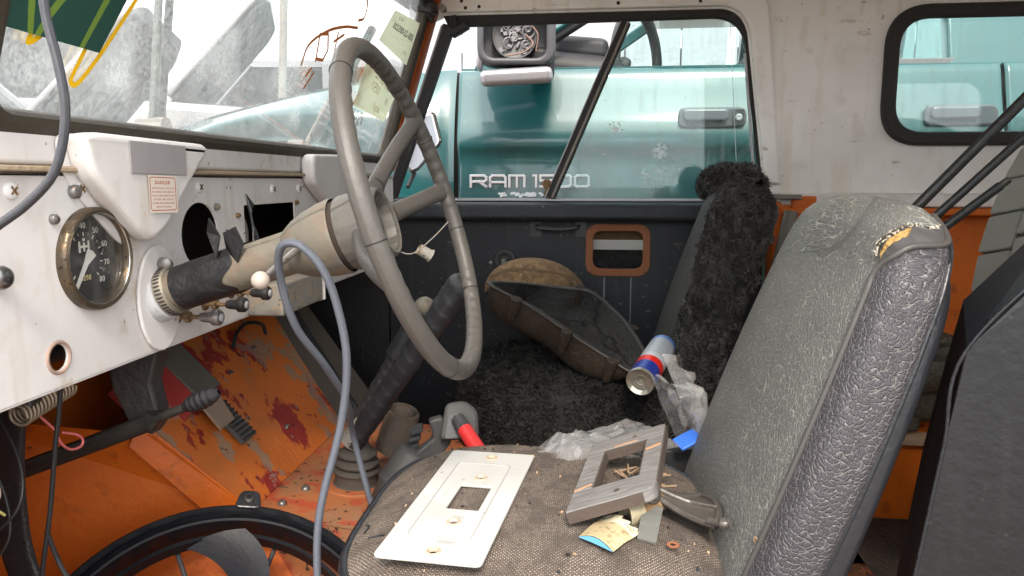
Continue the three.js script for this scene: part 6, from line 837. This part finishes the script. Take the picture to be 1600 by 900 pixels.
// ---------- other cars in the yard, beyond the windshield ----------
{
  function carBody(o, col, L = 4.3, H = 1.45, suv = 0, ha = 0.95, hl = 1.15) {
    const paint = std({ lin: col, roughness: 0.35, phys: { clearcoat: 0.8, clearcoatRoughness: 0.1 } }), Wd = 1.72;
    const low = rpoly([[-L / 2, 0.35], [L / 2, 0.35], [L / 2, 0.72], [L / 2 - 0.1, 0.92], [L * 0.2, 0.98], [-L * 0.36, 0.98], [-L / 2 + 0.08, 0.84]], 0.08);
    const wa = (x) => new THREE.Path().absarc(x, 0.34, 0.36, 0, PI * 2, true);
    part('body', ext(low, Wd, 0.05, { bevelSegments: 3 }).translate(0, 0, -Wd / 2), paint, o);
    const x0 = -L * (suv ? 0.46 : 0.34), x1 = L * 0.2;
    const gh = poly([[x0, 0.97], [x1, 0.97], [x1 - 0.62, H], [x0 + (suv ? 0.12 : 0.45), H]]);
    part('greenhouse', ext(gh, Wd - 0.22, 0.05, { bevelSegments: 3 }).translate(0, 0, -(Wd - 0.22) / 2), std({ lin: [0.012, 0.014, 0.016], roughness: 0.08 }), o);
    part('roof', ext(rpoly([[x0 + (suv ? 0.1 : 0.42), H - 0.02], [x1 - 0.58, H - 0.02], [x1 - 0.68, H + 0.045], [x0 + (suv ? 0.16 : 0.52), H + 0.045]], 0.02), Wd - 0.2, 0.03).translate(0, 0, -(Wd - 0.2) / 2), paint, o);
    const pil = (ax, ay, bx, by) => { for (const s of [-1, 1]) part('pillar', boxR(Math.hypot(bx - ax, by - ay), 0.07, 0.05, [(ax + bx) / 2, (ay + by) / 2, s * (Wd / 2 - 0.11)], [0, 0, Math.atan2(by - ay, bx - ax)], 0.01), paint, o); };
    pil(x1, 0.97, x1 - 0.62, H); pil(x0, 0.97, x0 + (suv ? 0.12 : 0.45), H); pil(x1 - 1.25, 0.97, x1 - 1.25, H); if (suv) pil(x0 + 0.95, 0.97, x0 + 0.95, H);
    for (const s of [-1, 1]) for (const x of [-L * 0.31, L * 0.31]) { const w = part('wheel', xf(lat([[-0.1, 0.18], [-0.1, 0.31], [0.1, 0.31], [0.1, 0.18], [0.06, 0.16], [0.06, 0]], 28), [x, 0.32, s * (Wd / 2 - 0.09)]), M.rubber, o); }
    for (const s of [-1, 1]) part('headlight', boxR(0.1, 0.14, 0.34, [L / 2 - 0.04, 0.74, s * 0.62], [0, 0, 0.2], 0.03), M.silver, o);
    // engine bay and raised hood
    part('engine_bay', box(1.0, 0.03, 1.4, L * 0.34, 0.965, 0, 0.005), M.blackPlain, o);
    const hx = L * 0.2 - 0.02, hp = (l, n) => [hx + l * Math.cos(ha) + n * Math.sin(ha), 1.0 + l * Math.sin(ha) - n * Math.cos(ha), 0];
    const hs = (w, l) => rpoly([[0, -w / 2], [l * 0.9, -w / 2 * 0.94], [l, -w / 2 * 0.7], [l, w / 2 * 0.7], [l * 0.9, w / 2 * 0.94], [0, w / 2]], 0.12);
    const tilt = (g, n) => U(xf(xf(g, [0, 0, 0], [-PI / 2, 0, 0]), hp(0, n), [0, 0, ha]));
    const hd = part('hood', tilt(ext(hs(1.5, hl), 0.03, 0.01), 0), paint, o);
    part('hood_lining', tilt(ext(hs(1.4, hl * 0.94), 0.02, 0.006), 0.03), std({ lin: [0.09, 0.095, 0.1], roughness: 0.8 }), hd);
    for (const z of [-0.36, 0, 0.36]) part('hood_rib', tilt(ext(rpoly(rect(0.08, z - 0.035, hl * 0.86, z + 0.035), 0.02), 0.025, 0.008), 0.05), std({ lin: [0.13, 0.135, 0.14], roughness: 0.8 }), hd);
    part('wheel_stand', [box(0.3, 0.3, 0.2, -L * 0.31, -0.13, 0.7), box(0.3, 0.3, 0.2, L * 0.31, -0.13, 0.7), box(0.3, 0.3, 0.2, -L * 0.31, -0.13, -0.7), box(0.3, 0.3, 0.2, L * 0.31, -0.13, -0.7)], M.darkSteel, o);
  }
  const cars = [
    ['parked_car', 'silver car with raised hood behind the dark green card', [-4.22, 0.3, -4.02], R(20), [0.2, 0.21, 0.22], 1.55, 1, 1.05, 0.85, 1.05],
    ['parked_car', 'pale car with steeply raised hood beyond the windshield, beside the driver side wiper', [-4.78, 0.55, -6.15], R(22), [0.33, 0.33, 0.33], 1.5, 0, 1.3, 0.85, 0.98],
    ['parked_car', 'whitish car low at the left corner of the windshield, nearest to the card', [-6.9, 0.35, -3.9], R(10), [0.4, 0.4, 0.4], 1.5, 1, 1.15, 0.1, 1.15],
    ['parked_car', 'dark car in the back row, low between the raised hoods', [-7.3, 0.7, -11.2], R(20), [0.05, 0.06, 0.09], 1.5, 1, 1.3, 0.1, 1.15],
    ['parked_car', 'pale grey car seen low between the raised hood and the steering wheel', [-2.6, 0.5, -9.4], R(6), [0.28, 0.29, 0.31], 1.45, 0, 1.4, 0.1, 1.15],
  ];
  for (const [n, l, p, rot, c, H, s, k, ha, hl] of cars) { const t = thing(n, l, 'car', p, 'cars parked in the yard'); t.rotation.y = rot; t.scale.setScalar(k); carBody(t, c, 4.3, H, s, ha, hl); }
  const pole = thing('marker_pole', 'thin grey pole standing outside in the yard near the windshield middle', 'pole', [-1.55, 0, -3.6]);
  part('shaft', rod([-0.1, 0, 0], [0.1, 3.2, 0], 0.02), M.greydust, pole); part('base', laty([[0, 0.12], [0.03, 0.12], [0.04, 0.03]], 20).translate(-0.1, 0, 0), M.darkSteel, pole);
  const shed = thing('storage_shed', 'pale grey metal shed far behind the pickup, seen through its cab', 'shed', [2.5, 0, -14]);
  const pan = std({ lin: [0.36, 0.37, 0.4], roughness: 0.6, bumpMap: T.soft, bumpScale: 0.01 });
  for (let i = 0; i < 12; i++) part('panel', box(0.98, 4.6, 0.05, -5.5 + i, 2.3, 0.002 * (i % 2), 0.015), pan, shed);
  part('roof', boxR(12.6, 0.12, 5.2, [0, 4.75, -2.4], [0.06, 0, 0], 0.03), M.greydust, shed); part('gutter', box(12.4, 0.12, 0.12, 0, 4.62, 0.1, 0.02), M.silver, shed);
  part('rear_wall', box(12, 4.4, 0.05, 0, 2.2, -4.8, 0.01), pan, shed); part('door', box(2.4, 2.6, 0.06, 2.2, 1.3, 0.035, 0.02), M.greydust, shed);
  for (const [x, z, l] of [[0.7, -9.5, 'white post seen through the pickup cab, left of the slanted one'], [1.45, -9.0, 'slanted white post seen through the pickup cab window']]) { const t = thing('yard_post', l, 'post', [x, 0, z], 'white posts beyond the pickup'); part('post', rod([0, 0, 0], [l[0] === 's' ? 0.12 : 0, 4.2, 0], 0.05), M.whiteClean, t); part('foot', box(0.2, 0.03, 0.2, 0, 0.015, 0), M.greydust, t); }
}

renderer.render(scene, camera);
